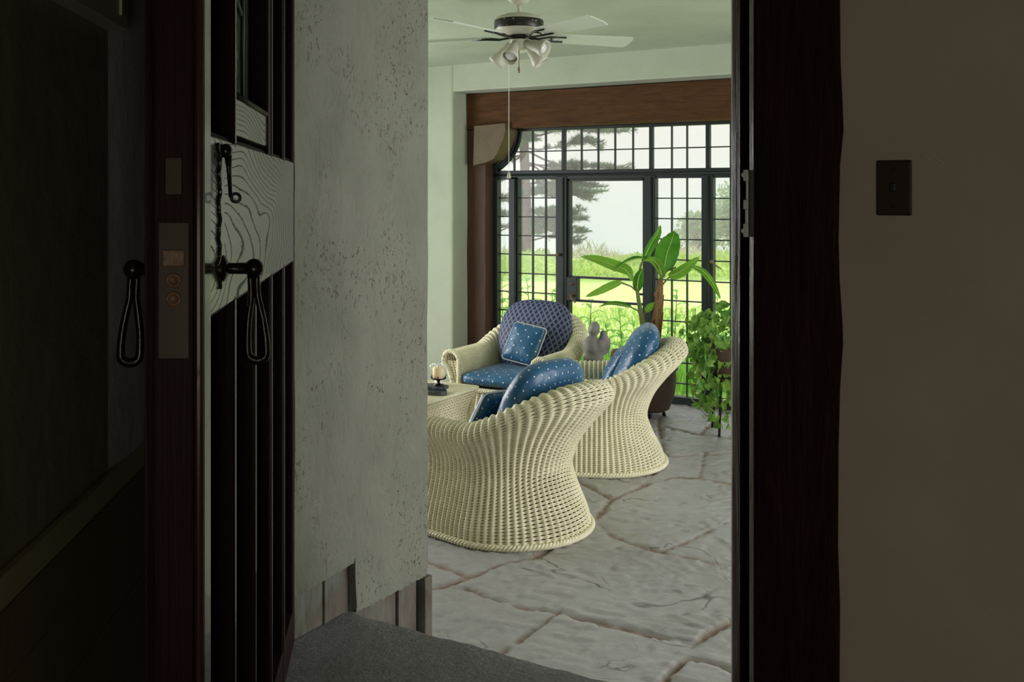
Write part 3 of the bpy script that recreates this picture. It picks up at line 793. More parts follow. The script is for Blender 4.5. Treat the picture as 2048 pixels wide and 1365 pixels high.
def smooth_poly(pts, n):
    pts = np.asarray(pts, float); m = len(pts); out = []
    seg = np.r_[0, np.cumsum(np.linalg.norm(np.diff(pts, axis=0), axis=1))]
    pp = np.vstack([2 * pts[0] - pts[1], pts, 2 * pts[-1] - pts[-2]])
    for i in range(m - 1):
        a, b, c_, d = pp[i:i + 4]
        for t in np.linspace(0, 1, 12, endpoint=False):
            out.append(.5 * ((2 * b) + (c_ - a) * t + (2 * a - 5 * b + 4 * c_ - d) * t * t + (3 * b - a - 3 * c_ + d) * t ** 3))
    out.append(pts[-1]); out = np.array(out)
    L_ = np.r_[0, np.cumsum(np.linalg.norm(np.diff(out, axis=0), axis=1))]
    t = np.linspace(0, L_[-1], n)
    return np.stack([np.interp(t, L_, out[:, k]) for k in range(out.shape[1])], -1)


def braid(m, pts, r=.008, pitch=.035, closed=False):
    P = smooth_poly(pts, max(8, int(np.linalg.norm(np.diff(np.asarray(pts, float), axis=0), axis=1).sum() / (pitch / 6))))
    T = np.gradient(P, axis=0); T /= np.linalg.norm(T, axis=1, keepdims=True) + 1e-9
    up = np.array([0, 0, 1.]); B = np.cross(T, up)
    bad = np.linalg.norm(B, axis=1) < .2; B[bad] = np.cross(T[bad], np.array([0, 1., 0])); B /= np.linalg.norm(B, axis=1, keepdims=True)
    N2 = np.cross(B, T); s = np.arange(len(P)) * 2 * np.pi / 6
    for ph in (0, 2.094, 4.189):
        q = P + B * (np.cos(s + ph) * r * .8)[:, None] + N2 * (np.sin(s + ph) * r * .8)[:, None]
        m.tube([tuple(x) for x in q], r * .75, 5)


WW, DD, FF = .310, .275, .36                         # half width, depth back, depth front at the waist
WROWS = {'n': 0}
def chair_path(s):
    """s 0..1 round the U from the front end of one arm, by the back, to the other; returns point and outward normal"""
    arc = math.pi * (WW + DD) / 2; tot = 2 * FF + arc; d = s * tot
    if d < FF: return (-WW, -FF + d), (-1, 0)
    if d > FF + arc: return (WW, -(d - FF - arc)), (1, 0)
    a = (d - FF) / arc * math.pi; nx_, ny_ = -math.cos(a), math.sin(a)
    l = math.hypot(nx_ / WW, ny_ / DD); return (-WW * math.cos(a), DD * math.sin(a)), (nx_ / WW / l, ny_ / DD / l)
def chair_prof(k, n):
    arm = [(.065, .008), (.058, .08), (.028, .19), (.006, .29), (.010, .36), (.038, .425), (.066, .468), (.064, .508), (.032, .534), (-.010, .530), (-.040, .500), (-.046, .45), (-.045, .38), (-.045, .30)]
    bk = [(.103, .008), (.080, .08), (.024, .19), (-.006, .29), (.034, .41), (.105, .51), (.188, .600), (.233, .660), (.215, .716), (.152, .730), (.108, .700), (.068, .61), (.020, .47), (-.010, .30)]
    p = [tuple(a[i] * (1 - k) + b[i] * k for i in (0, 1)) for a, b in zip(arm, bk)]
    return smooth_poly(p, n)
NR, NC = 146, 58


def make_chair():
    root = thing('wicker_armchair', 'x', 'armchair')
    A_ = NC * 6 + 1; G = np.zeros((NR, A_, 3))
    ss = np.linspace(0, 1, A_)
    for j, s in enumerate(ss):
        (x, y), (nx_, ny_) = chair_path(s); t = 1 - abs(s - .5) * 2
        k = min(1, max(0, (t - .42) / .54)); k = k * k * (3 - 2 * k)
        pr = chair_prof(k, NR)
        G[:, j, 0] = x + nx_ * pr[:, 0]; G[:, j, 1] = y + ny_ * pr[:, 0]; G[:, j, 2] = pr[:, 1]
        # arms run forward past the seat a little at the top, flare forward at the foot
        fr = max(0, 1 - t / .25)
        G[:, j, 1] -= fr * .03 * np.clip((.2 - pr[:, 1]) / .2, 0, 1)
    G = G[:, ::-1]
    parts = [weave(G, NC, .0086, r=.0048, amp=.0043)]
    # front apron
    B = []
    for i in range(36):
        z = .008 + .29 * i / 35; o = float(np.interp(z, [0, .1, .2, .3], [.055, .045, .018, 0]))
        row = []
        for j in range(19 * 6 + 1):
            x = (-1 + 2 * j / (19 * 6)); xx = x * (WW + o - .004)
            row.append((xx, -FF - .012 - o * .6 - .03 * (1 - x * x) * (1 - i / 60) + .0, z))
        B.append(row)
    B = np.array(B); parts.append(weave(B, 19, .0083, r=.0048, amp=.0045))
    # arm fronts
    pr = chair_prof(0, 60)
    for sd in (-1, 1):
        rows_ = []
        for z in np.arange(.30, .545, .0085):
            pin = pr[40:]; pout = pr[:40]
            xo = np.interp(z, pr[:34, 1], pr[:34, 0]); ins = pr[34:][::-1]; xi = np.interp(z, ins[:, 1], ins[:, 0])
            if xo - xi < .012: continue
            rows_.append([(sd * (WW + xi + (xo - xi) * q), -FF - .006, z) for q in np.linspace(0, 1, 25)])
        R2 = np.array(rows_)
        if sd == -1: R2 = R2[:, ::-1]
        parts.append(weave(R2, 4, .0085, r=.0048, amp=.003))
    V, Fq = merge(parts); np_mesh('woven_body', V, Fq, M['wicker'], root)
    m = MB()
    ring = []
    for s in np.linspace(0, 1, 60):
        (x, y), nn = chair_path(s); t = 1 - abs(s - .5) * 2; k = min(1, max(0, (t - .42) / .54)); k = k * k * (3 - 2 * k)
        o = .068 + .042 * k; fr = max(0, 1 - t / .25); ring.append((x + nn[0] * o, y + nn[1] * o - fr * .03, .010))
    for x in np.linspace(1, -1, 16)[1:-1]: ring.append((x * (WW + .05), -FF - .05 - .03 * (1 - x * x), .010))
    ring.append(ring[0]); braid(m, ring, .012, .055)
    m.build('foot_braid', M['wicker'], root, True)
    m = MB(); braid(m, [(-WW + .03, -FF - .022, .305), (-.1, -FF - .032, .305), (.1, -FF - .032, .305), (WW - .03, -FF - .022, .305)], .012, .05)
    m.build('seat_braid', M['wicker'], root, True)
    for sd in (-1, 1):
        m = MB(); q = chair_prof(0, 40); q = [p for p in q if p[1] > .12 or p[0] < 0]
        braid(m, [(sd * (WW + o), -FF - .012 - (.012 if z < .3 else 0), z) for o, z in q[3:]], .011, .05); m.build('arm_braid', M['wicker'], root, True)
    m = MB(); m.prism([(-WW + .02, -FF), (WW - .02, -FF), (WW - .02, 0), (.2, DD - .10), (0, DD - .04), (-.2, DD - .10), (-WW + .02, 0)], .285, .298, 'z'); m.build('seat_deck', M['wicker'], root)
    m = MB(); 
    return root


def cushion(name, fx, mat, n=40, uvs=1.0):
    """fx(u, v) -> (x, y, z), closed pillow from a lat-long parametrisation; uv = two chosen axes"""
    pass


def superpillow(name, a, b, c, mat, e1=.35, e2=.35, top=None, uv=('x', 'y'), n=44, wrinkle=.004, seed=0, pinch=0):
    """a,b half extents in plane, c half thickness; e = squareness exponent; rim seam around"""
    V = []; UVc = []; nv = n // 2
    sgnp = lambda x, e: math.copysign(abs(x) ** e, x)
    am = (a + b) / 2; S = [0.0]; q0 = None
    for i in range(nv, -1, -1):
        ph = -math.pi / 2 + math.pi * i / nv; q = (am * sgnp(math.cos(ph), .75), c * sgnp(math.sin(ph), .85))
        if q0: S.append(S[-1] + math.hypot(q[0] - q0[0], q[1] - q0[1]))
        q0 = q
    S = S[::-1]
    for i in range(nv + 1):
        ph = -math.pi / 2 + math.pi * i / nv; g_ = S[i] / am
        for j in range(n):
            th = 2 * math.pi * j / n
            cp = sgnp(math.cos(ph), .75); x = a * cp * sgnp(math.cos(th), e1); y = b * cp * sgnp(math.sin(th), e2); z = c * sgnp(math.sin(ph), .85)
            UVc.append((a * sgnp(math.cos(th), e1) * g_, b * sgnp(math.sin(th), e2) * g_))
            if pinch:
                q = abs(math.cos(2 * th)) ** 2; x *= 1 - pinch * q * cp; y *= 1 - pinch * q * cp
            if top: x, y, z = top(x, y, z)
            w_ = wrinkle * noise.noise((x * 9 + seed, y * 9, z * 9)); V.append((x, y, z + w_ * 2 * (1 if z > 0 else -1)))
    f = []
    for i in range(nv):
        for j in range(n): f.append((i * n + j, i * n + (j + 1) % n, (i + 1) * n + (j + 1) % n, (i + 1) * n + j))
    me = bpy.data.meshes.new(name); me.from_pydata(V, [], f); me.update()
    uvl = me.uv_layers.new(name='UVMap'); 
    for l in me.loops:
        uvl.data[l.index].uv = UVc[l.vertex_index]
    o = link(name, me, mat, None, True)
    return o


CH = make_chair()
def dome(x, y, z):                                # back cushion outline: wide round top, narrower base
    t = (y + .27) / .54; k = 1.0 if t > .55 else .80 + .20 * (t / .55)
    return x * k, y, z * (.8 + .35 * (1 - t))
seat0 = superpillow('seat_cushion', .262, .30, .062, M['dots'], .28, .28, wrinkle=.002)
back0 = superpillow('back_cushion', .255, .270, .110, M['dots'], .62, .62, dome, seed=3)
backL = superpillow('back_cushion', .268, .275, .10, M['lattice'], .62, .62, dome, seed=5)
pil0 = superpillow('throw_pillow', .122, .128, .05, M['dots'], .12, .12, wrinkle=.004, seed=9, pinch=-.02)
# piping round the throw pillow
m = MB(); ring = []
for j in range(64):
    th = 2 * math.pi * j / 64; c_, s2 = math.cos(th), math.sin(th); e_ = .12
    q = abs(math.cos(2 * th)) ** 2; k_ = 1 + .02 * q
    ring.append((.124 * math.copysign(abs(c_) ** e_, c_) * k_, .130 * math.copysign(abs(s2) ** e_, s2) * k_, 0))
m.tube(ring, .0045, 6, closed=True)
pp0 = m.build('piping', M['piping'], pil0, True)

chairs = [((0.0, 4.87), -101, 1.0, 'cream wicker armchair seen from behind, nearest the doorway', 'seat'),
          ((.535, 6.03), -66, 1.0, 'cream wicker armchair behind the nearest one, beside the banana plant', 'seat'),
          ((.07, 6.86), 2, 1.03, 'cream wicker armchair facing the doorway, with the navy lattice back cushion', 'seat')]
where = ['the wicker chair nearest the doorway', 'the wicker chair in front of the banana plant', 'the wicker chair that faces the doorway']
def M4(loc, rz, s): return Matrix.Translation(loc) @ Matrix.Rotation(R(rz), 4, 'Z') @ Matrix.Scale(s, 4)
def put(o, mw): o.matrix_world = mw
for i, ((X, Z), rz, s, lab, _) in enumerate(chairs):
    c = CH if i == 0 else copy_tree(CH)
    base = M4(W(X, Z, .006), rz, s); c.matrix_world = base; c['label'] = lab; c['group'] = 'cream wicker armchairs'
    st = seat0 if i == 0 else copy_tree(seat0)
    put(st, base @ Matrix.Translation((0, -.10, .364)) @ Matrix.Rotation(R(-1), 4, 'X'))
    tag(st, 'blue dotted satin seat cushion on ' + where[i], 'cushion', 'blue dotted seat cushions')
    if i == 2: bk = backL
    else: bk = back0 if i == 0 else copy_tree(back0)
    put(bk, base @ Matrix.Translation((0, [.165, .20, .165][i], .570)) @ Matrix.Rotation(R(66), 4, 'X'))
    tag(bk, ('round topped navy lattice back cushion on ' if i == 2 else 'round topped blue dotted back cushion on ') + where[i], 'cushion', 'back cushions of the armchairs')
    pl = pil0 if i == 0 else copy_tree(pil0)
    off = [(.07, -.07, .530), (-.02, .085, .548), (.02, -.01, .562)][i]
    put(pl, base @ Matrix.Translation(off) @ Matrix.Rotation(R([62, 62, 62][i]), 4, 'X') @ Matrix.Rotation(R([4, -3, -9][i]), 4, 'Z'))
    tag(pl, 'blue throw pillow with white piping on ' + where[i], 'pillow', 'square blue throw pillows')

# ------------------------------------------------------------------ coffee table
tb = thing('wicker_coffee_table', 'cream wicker coffee table with woven top, half hidden by the plaster wall', 'table', (-3.22, 5.08, 0), 0)
TL, TWd, TH_ = .95, .86, .45
parts = []
def flat(o, ax, ay, nu, nv, ncol, pitch):
    o, ax, ay = map(np.array, (o, ax, ay)); return weave(np.array([[o + ax * u + ay * v for u in np.linspace(0, 1, nu)] for v in np.linspace(0, 1, nv)]), ncol, pitch, r=pitch * .56, amp=.003)
# +x side, panel inset; and the front side
def side(o, ax, out, nlen, ncol):
    o, ax, out = map(np.array, (o, ax, out)); g = []
    for z in np.arange(.02, .43, .009):
        k = float(np.interp(z, [0, .30, .40, .43], [-.055, -.05, -.02, 0])); g.append([o + ax * u + out * k + np.array([0, 0, z]) for u in np.linspace(0, 1, nlen)])
    return weave(np.array(g), ncol, .009, r=.005, amp=.0035)
parts.append(side((0, -TWd, 0), (0, TWd, 0), (1, 0, 0), 30 * 5 + 1, 30))
parts.append(side((-TL, -TWd, 0), (TL, 0, 0), (0, -1, 0), 32 * 5 + 1, 32))
parts.append(side((0, 0, 0), (-TL, 0, 0), (0, 1, 0), 32 * 5 + 1, 32))
Vv, Fq = merge(parts); np_mesh('woven_sides', Vv, Fq, M['wicker'], tb)
g = flat((-TL, -TWd, TH_), (TL, 0, 0), (0, TWd, 0), 50 * 4 + 1, 96, 50, .009)
tt = np_mesh('woven_top', *g, M['wicker'], tb)
m = MB(); braid(m, [(0, 0, .445), (0, -TWd * .5, .445), (0, -TWd, .445)], .009, .04); braid(m, [(0, 0, .445), (-TL * .5, 0, .445), (-TL, 0, .445)], .009, .04); braid(m, [(0, -TWd, .445), (-TL * .5, -TWd, .445), (-TL, -TWd, .445)], .009, .04)
m.build('edge_braid', M['wicker'], tb, True)
m = MB()
for x, y in ((-.075, -.075), (-.075, -TWd + .075), (-TL + .075, -.075), (-TL + .075, -TWd + .075)):
    m = MB(); m.tube([(x, y, 0), (x, y, .42)], .02, 10); m.build('corner_post', M['wicker'], tb, True)
m = MB(); m.box(-TL + .01, -.01, -TWd + .01, -.01, .425, .442); m.build('top_board', M['wicker'], tb)
# things on it
def on(px, py, h): Z = F * (EYE - h) / (py - 390); return W((px - 1024) / F * Z, Z, h)
pc = on(880, 786, .458)
m = MB(); m.prism([(-.10, -.035), (-.02, -.055), (.055, -.04), (.07, 0), (.03, .05), (-.06, .05), (-.11, .01)], 0, .022, 'z')
o = m.build('slate_slab', M['slate'], None, bevel=.003); o.location = pc + Vector((.0, -.03, 0)); tag(o, 'rough black slate piece, lower of two under the candle', 'slate')
m = MB(); m.prism([(-.09, -.05), (.02, -.045), (.06, -.01), (.05, .04), (-.05, .05), (-.10, .02)], 0, .02, 'z')
o = m.build('slate_slab', M['slate'], None, bevel=.003); o.location = pc + Vector((-.015, 0, .022)); tag(o, 'rough black slate piece, upper of two, carrying the candle holder', 'slate')
ch = thing('candle_holder', 'small dark iron candle holder on slate on the coffee table', 'candle holder', pc + Vector((-.01, .0, .042)))
m = MB(); m.lathe([(.032, 0), (.030, .006), (.010, .010), (.007, .022), (.014, .03), (.040, .036), (.046, .044), (.043, .044), (.036, .040), (.0, .040)], 20); m.build('holder_body', M['iron'], ch, True)
m = MB()
for a in range(0, 360, 60):
    m = MB(); m.tube([(.040 * math.cos(R(a)), .040 * math.sin(R(a)), .040), (.050 * math.cos(R(a)), .050 * math.sin(R(a)), .058)], [.004, .002], 6); m.build('leaf_prong', M['iron'], ch, True)
cd = thing('pillar_candle', 'short cream pillar candle in the iron holder', 'candle', pc + Vector((-.01, 0, .083)))
m = MB(); m.lathe([(.032, 0), (.034, .004), (.034, .058), (.031, .064), (.012, .062), (.0, .060)], 24); m.build('wax_body', M['wax'], cd, True)
m = MB(); m.tube([(0, 0, .06), (.001, 0, .070)], .0012, 6); m.build('wick', M['fan_black'], cd)
fl = thing('glass_posy', 'small white flower posy in a glass behind the candle', 'flowers', on(872, 772, .458) + Vector((0, .03, 0)))
m = MB(); m.lathe([(.028, 0), (.030, .004), (.024, .02), (.034, .07), (.032, .07), (.022, .02), (0, .01)], 20); m.build('glass_cup', M['glassware'], fl, True)
m = MB()
for _ in range(26):
    a = random.random() * 6.28; r_ = random.random() ** .5 * .045; m.ball((r_ * math.cos(a), r_ * math.sin(a), .085 + random.random() * .035), .014, n=8)
m.build('petals', M['glassware'], fl, True)

# ------------------------------------------------------------------ side table, sculpture, pot
st_ = thing('side_table', 'small round cream side table between the two far armchairs', 'table', W(.61, 6.72, 0))
m = MB(); m.lathe([(.0, .425), (.19, .425), (.2, .432), (.2, .446), (.19, .452), (0, .452)], 40); m.build('tabletop', M['fan_white'], st_, 'auto')
G = np.array([[(rr_ * math.sin(a), rr_ * math.cos(a), z) for a in np.linspace(0, 2 * math.pi, 24 * 5 + 1)] for z, rr_ in [(z, .10 + .055 * abs(z / .42 - .5) * 2) for z in np.arange(.01, .42, .009)]])
np_mesh('woven_pedestal', *weave(G, 24, .009, r=.005, amp=.0035), M['wicker'], st_)
sc_ = W(.54, 6.66, .452)
m = MB(); e = lambda x, z, y, rx, rz, ry, rot=0: m.ball((x, y, z), rx, ry, rz, 14, Matrix.Rotation(R(rot), 3, 'Y'))
e(0, .055, 0, .062, .06, .05); e(-.015, .12, 0, .045, .075, .045, -14); e(.035, .115, .01, .045, .07, .04, 16)
e(.004, .235, 0, .036, .052, .036, 14); e(-.004, .185, 0, .026, .04, .028, 6)
e(.066, .185, .01, .026, .046, .028, -8); e(.058, .145, .01, .024, .04, .026); e(.085, .13, .015, .022, .055, .024, 12)
e(-.035, .16, -.01, .02, .05, .02, 30); e(-.012, .24, -.028, .010, .028, .012, 20)
o = m.build('stone_sculpture', M['sculpt'], None, True); rm = o.modifiers.new('remesh', 'REMESH'); rm.mode = 'VOXEL'; rm.voxel_size = .006; rm.use_smooth_shade = True
sm = o.modifiers.new('smooth', 'SMOOTH'); sm.iterations = 5
o.location = sc_; o.rotation_euler = (0, 0, R(YAW)); o.scale = (1.08,) * 3
tag(o, 'grey carved stone sculpture of two heads leaning together on the side table', 'sculpture')
o = MB().lathe([(.03, 0), (.045, .02), (.060, .06), (.055, .095), (.045, .10), (.05, .108), (.04, .108), (.035, .09), (0, .09)], 24).build('clay_pot', M['clay'], None, True)
o.location = W(.72, 6.74, .452); tag(o, 'small rounded brown clay pot beside the stone sculpture', 'pot')

# ------------------------------------------------------------------ ceiling fan
FX, FZ = .037, 5.40
fan = thing('ceiling_fan', 'white and black five blade ceiling fan with four spot lamps', 'ceiling fan', W(FX, FZ, 0), R(YAW))
m = MB(); m.lathe([(.065, CEIL), (.062, CEIL - .02), (.035, CEIL - .045), (.016, CEIL - .05)], 28); m.build('canopy', M['fan_white'], fan, 'auto')
m = MB(); m.tube([(0, 0, CEIL - .04), (0, 0, 2.56)], .011, 12); m.build('downrod', M['fan_white'], fan, True)
m = MB(); m.lathe([(.02, 2.575), (.07, 2.572), (.115, 2.556), (.131, 2.540), (.131, 2.536)], 40); m.build('motor_top', M['fan_white'], fan, 'auto')
m = MB(); m.lathe([(.131, 2.538), (.133, 2.534), (.133, 2.494), (.131, 2.490)], 40); m.build('black_band', M['band'], fan, 'auto')
m = MB(); m.lathe([(.131, 2.492), (.125, 2.480), (.085, 2.462), (.06, 2.458), (.05, 2.456)], 40); m.build('motor_bottom', M['fan_white'], fan, 'auto')
m = MB(); m.lathe([(.055, 2.458), (.060, 2.452), (.055, 2.444), (.02, 2.440)], 28); m.build('flywheel', M['fan_black'], fan, 'auto')
m = MB(); m.lathe([(.02, 2.445), (.046, 2.434), (.048, 2.400), (.040, 2.385), (.012, 2.380)], 28); m.build('light_hub', M['fan_white'], fan, 'auto')
for k, a in enumerate((90, 18, -54, -126, 162)):
    T = Matrix.Rotation(R(a), 4, 'Z') @ Matrix.Translation((0, 0, 2.452)) @ Matrix.Rotation(R(-13), 4, 'X')
    m = MB(); pl = []
    for x in np.linspace(.20, .64, 12):
        t = (x - .2) / .44; wv = .056 + .016 * t; 
        if t < .05: wv *= .75
        pl.append((x, wv))
    poly = [(x, -w_) for x, w_ in pl] + [(.652, -.05), (.655, .03)] + [(x, w_) for x, w_ in pl[::-1]]
    m.prism(poly, -.003, .003, 'z'); b = m.build('blade', M['blade'], fan); b.matrix_local = T
    m = MB(); m.tube([(.05, 0, -.004), (.11, -.012, -.012), (.17, -.03, -.006), (.26, -.032, -.005)], .006, 8); m.tube([(.05, 0, -.004), (.11, .012, -.012), (.17, .03, -.006), (.26, .032, -.005)], .006, 8)
    m.tube([(.17, -.03, -.006), (.19, 0, -.006), (.17, .03, -.006)], .005, 8)
    b = m.build('blade_iron', M['fan_black'], fan, True); b.matrix_local = T
for a, tilt in ((-32, 72), (-5, 36), (-112, 44), (160, 42)):
    T = Matrix.Rotation(R(a), 4, 'Z') @ Matrix.Translation((.045, 0, 2.412)) @ Matrix.Rotation(R(180 - tilt), 4, 'Y')
    m = MB(); m.lathe([(.012, 0), (.022, .005), (.024, .03), (.030, .045), (.033, .075), (.043, .10), (.047, .118), (.046, .13), (.043, .13), (.040, .10), (.02, .05), (.0, .05)], 26); b = m.build('lamp_shade', M['shade'], fan, True); b.matrix_local = T
    m = MB(); m.lathe([(.0, .124), (.012, .123), (.024, .118), (.032, .106), (.028, .08), (.012, .06)][::-1], 20); b2 = m.build('bulb', M['bulb'], b, True)
m = MB(); m.tube([(0, -.01, 2.385), (0, -.01, 2.29)], .0022, 6); m.tube([(0, -.01, 2.29), (0, -.01, 2.27), (0, -.01, 2.255)], [.003, .007, .004], 8); m.build('pull_chain', M['old_brass'], fan, True)
xk = (1018 - 1038) / F * FZ
m = MB(); m.tube([(xk, -.03, 2.42), (xk, -.03, 1.715)], .0016, 6); b = m.build('pull_cord', M['piping'], fan)
m = MB(); m.lathe([(.003, 1.722), (.007, 1.716), (.010, 1.70), (.011, 1.688), (.002, 1.688)][::-1], 14, (xk, -.03, 0)); m.build('cord_knob', M['fan_white'], b, True)

# ------------------------------------------------------------------ banana plant
ZB_ = 7.25
def Q(px, py, Z): return W((px - 1024) / F * Z, Z, EYE - (py - 390) * Z / F)
pc = W((1300 - 1024) / F * ZB_, ZB_, 0)
bn = thing('banana_plant', 'potted banana plant with two stems and broad green leaves before the glass door', 'plant')
m = MB()
def leaf(mb, pts, wid, fold=.35, side=None, n=18, tip=.75, curl=0):
    P = smooth_poly([tuple(p) for p in pts], n); out = []
    for i in range(n):
        t = i / (n - 1); p = Vector(P[i]); a = Vector(P[max(0, i - 1)]); b = Vector(P[min(n - 1, i + 1)]); T_ = (b - a).normalized()
        sd = side - T_ * side.dot(T_); sd.normalize(); up_ = T_.cross(sd)
        w_ = wid * (math.sin(math.pi * min(1, t * .96 + .04) ** tip) ** .62) * (1 + .06 * noise.noise((t * 9, wid * 50, 0)))
        row = []
        for q in (-1, -.55, -.08, 0, .08, .55, 1):
            row.append(p + sd * w_ * q * (1 - .12 * fold * abs(q)) + up_ * (fold * w_ * abs(q) - curl * w_ * q * q + .012 * wid * 8 * noise.noise((t * 14, q * 2, 1)) * abs(q)))
        out.append(row)
    mb.grid(out)
Rt = Vector((CC, SS, 0)); Up = Vector((0, 0, 1)); Fw = Vector((-SS, CC, 0))
def px2(l): return [Q(x, y, ZB_ + dz) for x, y, dz in l]
pot = MB().lathe([(.11, 0.045), (.14, .06), (.175, .16), (.19, .27), (.185, .33), (.20, .345), (.20, .37), (.18, .37), (.185, .33), (0, .33)], 36, tuple(pc)).build('pot', M['terracotta'], bn, 'auto')
MB().lathe([(.0, .331), (.17, .334), (.0, .345)], 24, tuple(pc)).build('soil', M['soil'], pot)
m = MB()
for a in (20, 110, 200, 290):
    m = MB(); x, y = pc.x + .10 * math.cos(R(a)), pc.y + .10 * math.sin(R(a)); m.tube([(x, y, .05), (x, y, .02)], .008, 8); m.ball((x, y, .018), .016, .010, .016)
    m.build('caster', M['iron'], pot, True)
m = MB(); s1 = px2([(1306, 770, 0), (1309, 700, 0), (1313, 640, 0), (1319, 590, 0), (1321, 560, 0)]); m.tube(s1, [.048, .042, .034, .027, .020], 12)
for k in range(7):
    a = k * .9; m.tube([s1[0] + Vector((.03 * math.cos(a), .03 * math.sin(a), .05)), s1[2] + Vector((.034 * math.cos(a + .5), .034 * math.sin(a + .5), -.02 * k)), s1[3] + Vector((.032 * math.cos(a + .7), .032 * math.sin(a + .7), -.02 * k))], [.012, .009, .003], 6)
m.tube(px2([(1310, 660, -.03), (1306, 640, -.03), (1300, 664, -.03)]), .006, 6); m.tube(px2([(1320, 600, -.02), (1310, 592, -.03), (1309, 584, -.03)]), [.006, .008, .003], 6)
m.build('brown_stem', M['bark'], bn, True)
m = MB(); s2 = px2([(1296, 770, 0), (1291, 700, 0), (1286, 650, 0), (1277, 600, 0), (1273, 570, 0)]); m.tube(s2, [.030, .026, .021, .015, .012], 10)
m.tube(px2([(1273, 570, 0), (1282, 530, 0), (1291, 512, 0)]), [.012, .008, .005], 8)
m.tube(px2([(1321, 562, 0), (1325, 548, 0), (1328, 535, 0)]), [.018, .011, .007], 8)
for l in ([(1275, 585, 0), (1262, 573, 0), (1243, 566, 0)], [(1284, 640, 0), (1276, 622, 0), (1262, 615, 0)], [(1287, 640, 0), (1288, 630, 0), (1293, 622, 0)],
          [(1325, 555, 0), (1333, 543, 0), (1352, 535, 0)], [(1324, 572, 0), (1333, 560, 0), (1342, 552, 0)], [(1342, 552, 0), (1362, 532, 0), (1388, 533, 0)]):
    m.tube(px2(l), .0055, 6)
m.build('green_stem', M['stemgreen'], bn, True)
LV = [([(1286, 522, 0), (1300, 492, .02), (1315, 468, 0), (1321, 450, -.02)], .040, Rt * .7 - Fw * .6, .5, 'banana'),
      ([(1327, 541, 0), (1333, 510, -.01), (1343, 482, -.04), (1349, 462, .02)], .088, Rt * .97 + Up * .1, .12, 'banana'),
      ([(1264, 562, 0), (1254, 542, 0), (1226, 531, -.02), (1192, 519, -.04), (1161, 513, -.05)], .046, (Up * .9 - Fw * .5), .25, 'banana2'),
      ([(1287, 517, 0), (1268, 518, 0), (1246, 528, -.02), (1226, 545, -.04)], .026, Up * .6 - Fw * .8, .5, 'banana'),
      ([(1243, 565, 0), (1222, 573, -.02), (1198, 584, -.04), (1171, 594, -.05)], .036, Up * .9 - Fw * .4, .35, 'banana2'),
      ([(1262, 615, 0), (1240, 609, -.01), (1218, 608, -.02), (1198, 614, -.03)], .026, Up * .7 - Fw * .7, .4, 'banana'),
      ([(1291, 623, 0), (1300, 614, 0), (1313, 606, .01)], .030, Up * .9 - Rt * .3 - Fw * .3, .25, 'banana2'),
      ([(1338, 553, 0), (1358, 545, -.02), (1378, 530, -.03), (1399, 514, -.02)], .048, Up * .85 - Fw * .45 - Rt * .2, .3, 'banana2'),
      ([(1386, 533, 0), (1406, 543, 0), (1425, 566, 0), (1441, 598, 0)], .026, Rt * .7 + Up * .5 - Fw * .4, .3, 'banana2'),
      ([(1325, 556, 0), (1318, 534, -.01), (1305, 521, -.02), (1287, 521, -.03)], .040, Up * .8 - Fw * .5 + Rt * .2, .35, 'banana2'),
      ([(1274, 582, 0), (1276, 562, -.02), (1280, 548, -.03), (1286, 537, -.02)], .040, Rt * .9 - Fw * .35, .25, 'banana')]
for pts, wd, sd, fo_, mt in LV:
    m = MB(); leaf(m, px2(pts), wd, fo_ * .6, sd.normalized()); lf_ = m.build('leaf', M[mt], bn, True)
    sm_ = smooth_poly([tuple(p) for p in px2(pts)], 10); m = MB(); m.tube([Vector(p) - Fw * .004 for p in sm_], [.005 - .0004 * i for i in range(10)], 6); m.build('midrib', M['midrib'], lf_, True)


# ------------------------------------------------------------------ leaf clouds
def blades(P, D_, S_, L_, Wd, name, mat, parent=None, fold=.25):
    """diamond leaves: base P, direction D_, side S_, length L_, half width Wd (arrays)"""
    P, D_, S_ = map(lambda a: np.asarray(a, float), (P, D_, S_)); L_ = np.asarray(L_)[:, None]; Wd = np.asarray(Wd)[:, None]
    D_ /= np.linalg.norm(D_, axis=1, keepdims=True) + 1e-9; S_ = S_ - D_ * (S_ * D_).sum(1, keepdims=True); S_ /= np.linalg.norm(S_, axis=1, keepdims=True) + 1e-9
    Nn = np.cross(D_, S_)
    v = np.stack([P, P + D_ * L_ * .38 + S_ * Wd + Nn * Wd * fold, P + D_ * L_, P + D_ * L_ * .38 - S_ * Wd + Nn * Wd * fold], 1)
    n_ = len(P); i = np.arange(n_)[:, None] * 4
    Fq = np.concatenate([i + np.array([[0, 1, 2]]), i + np.array([[0, 2, 3]])], 0)
    return np_mesh(name, v.reshape(-1, 3), Fq, mat, parent, smooth=False)


rng = np.random.default_rng(5)
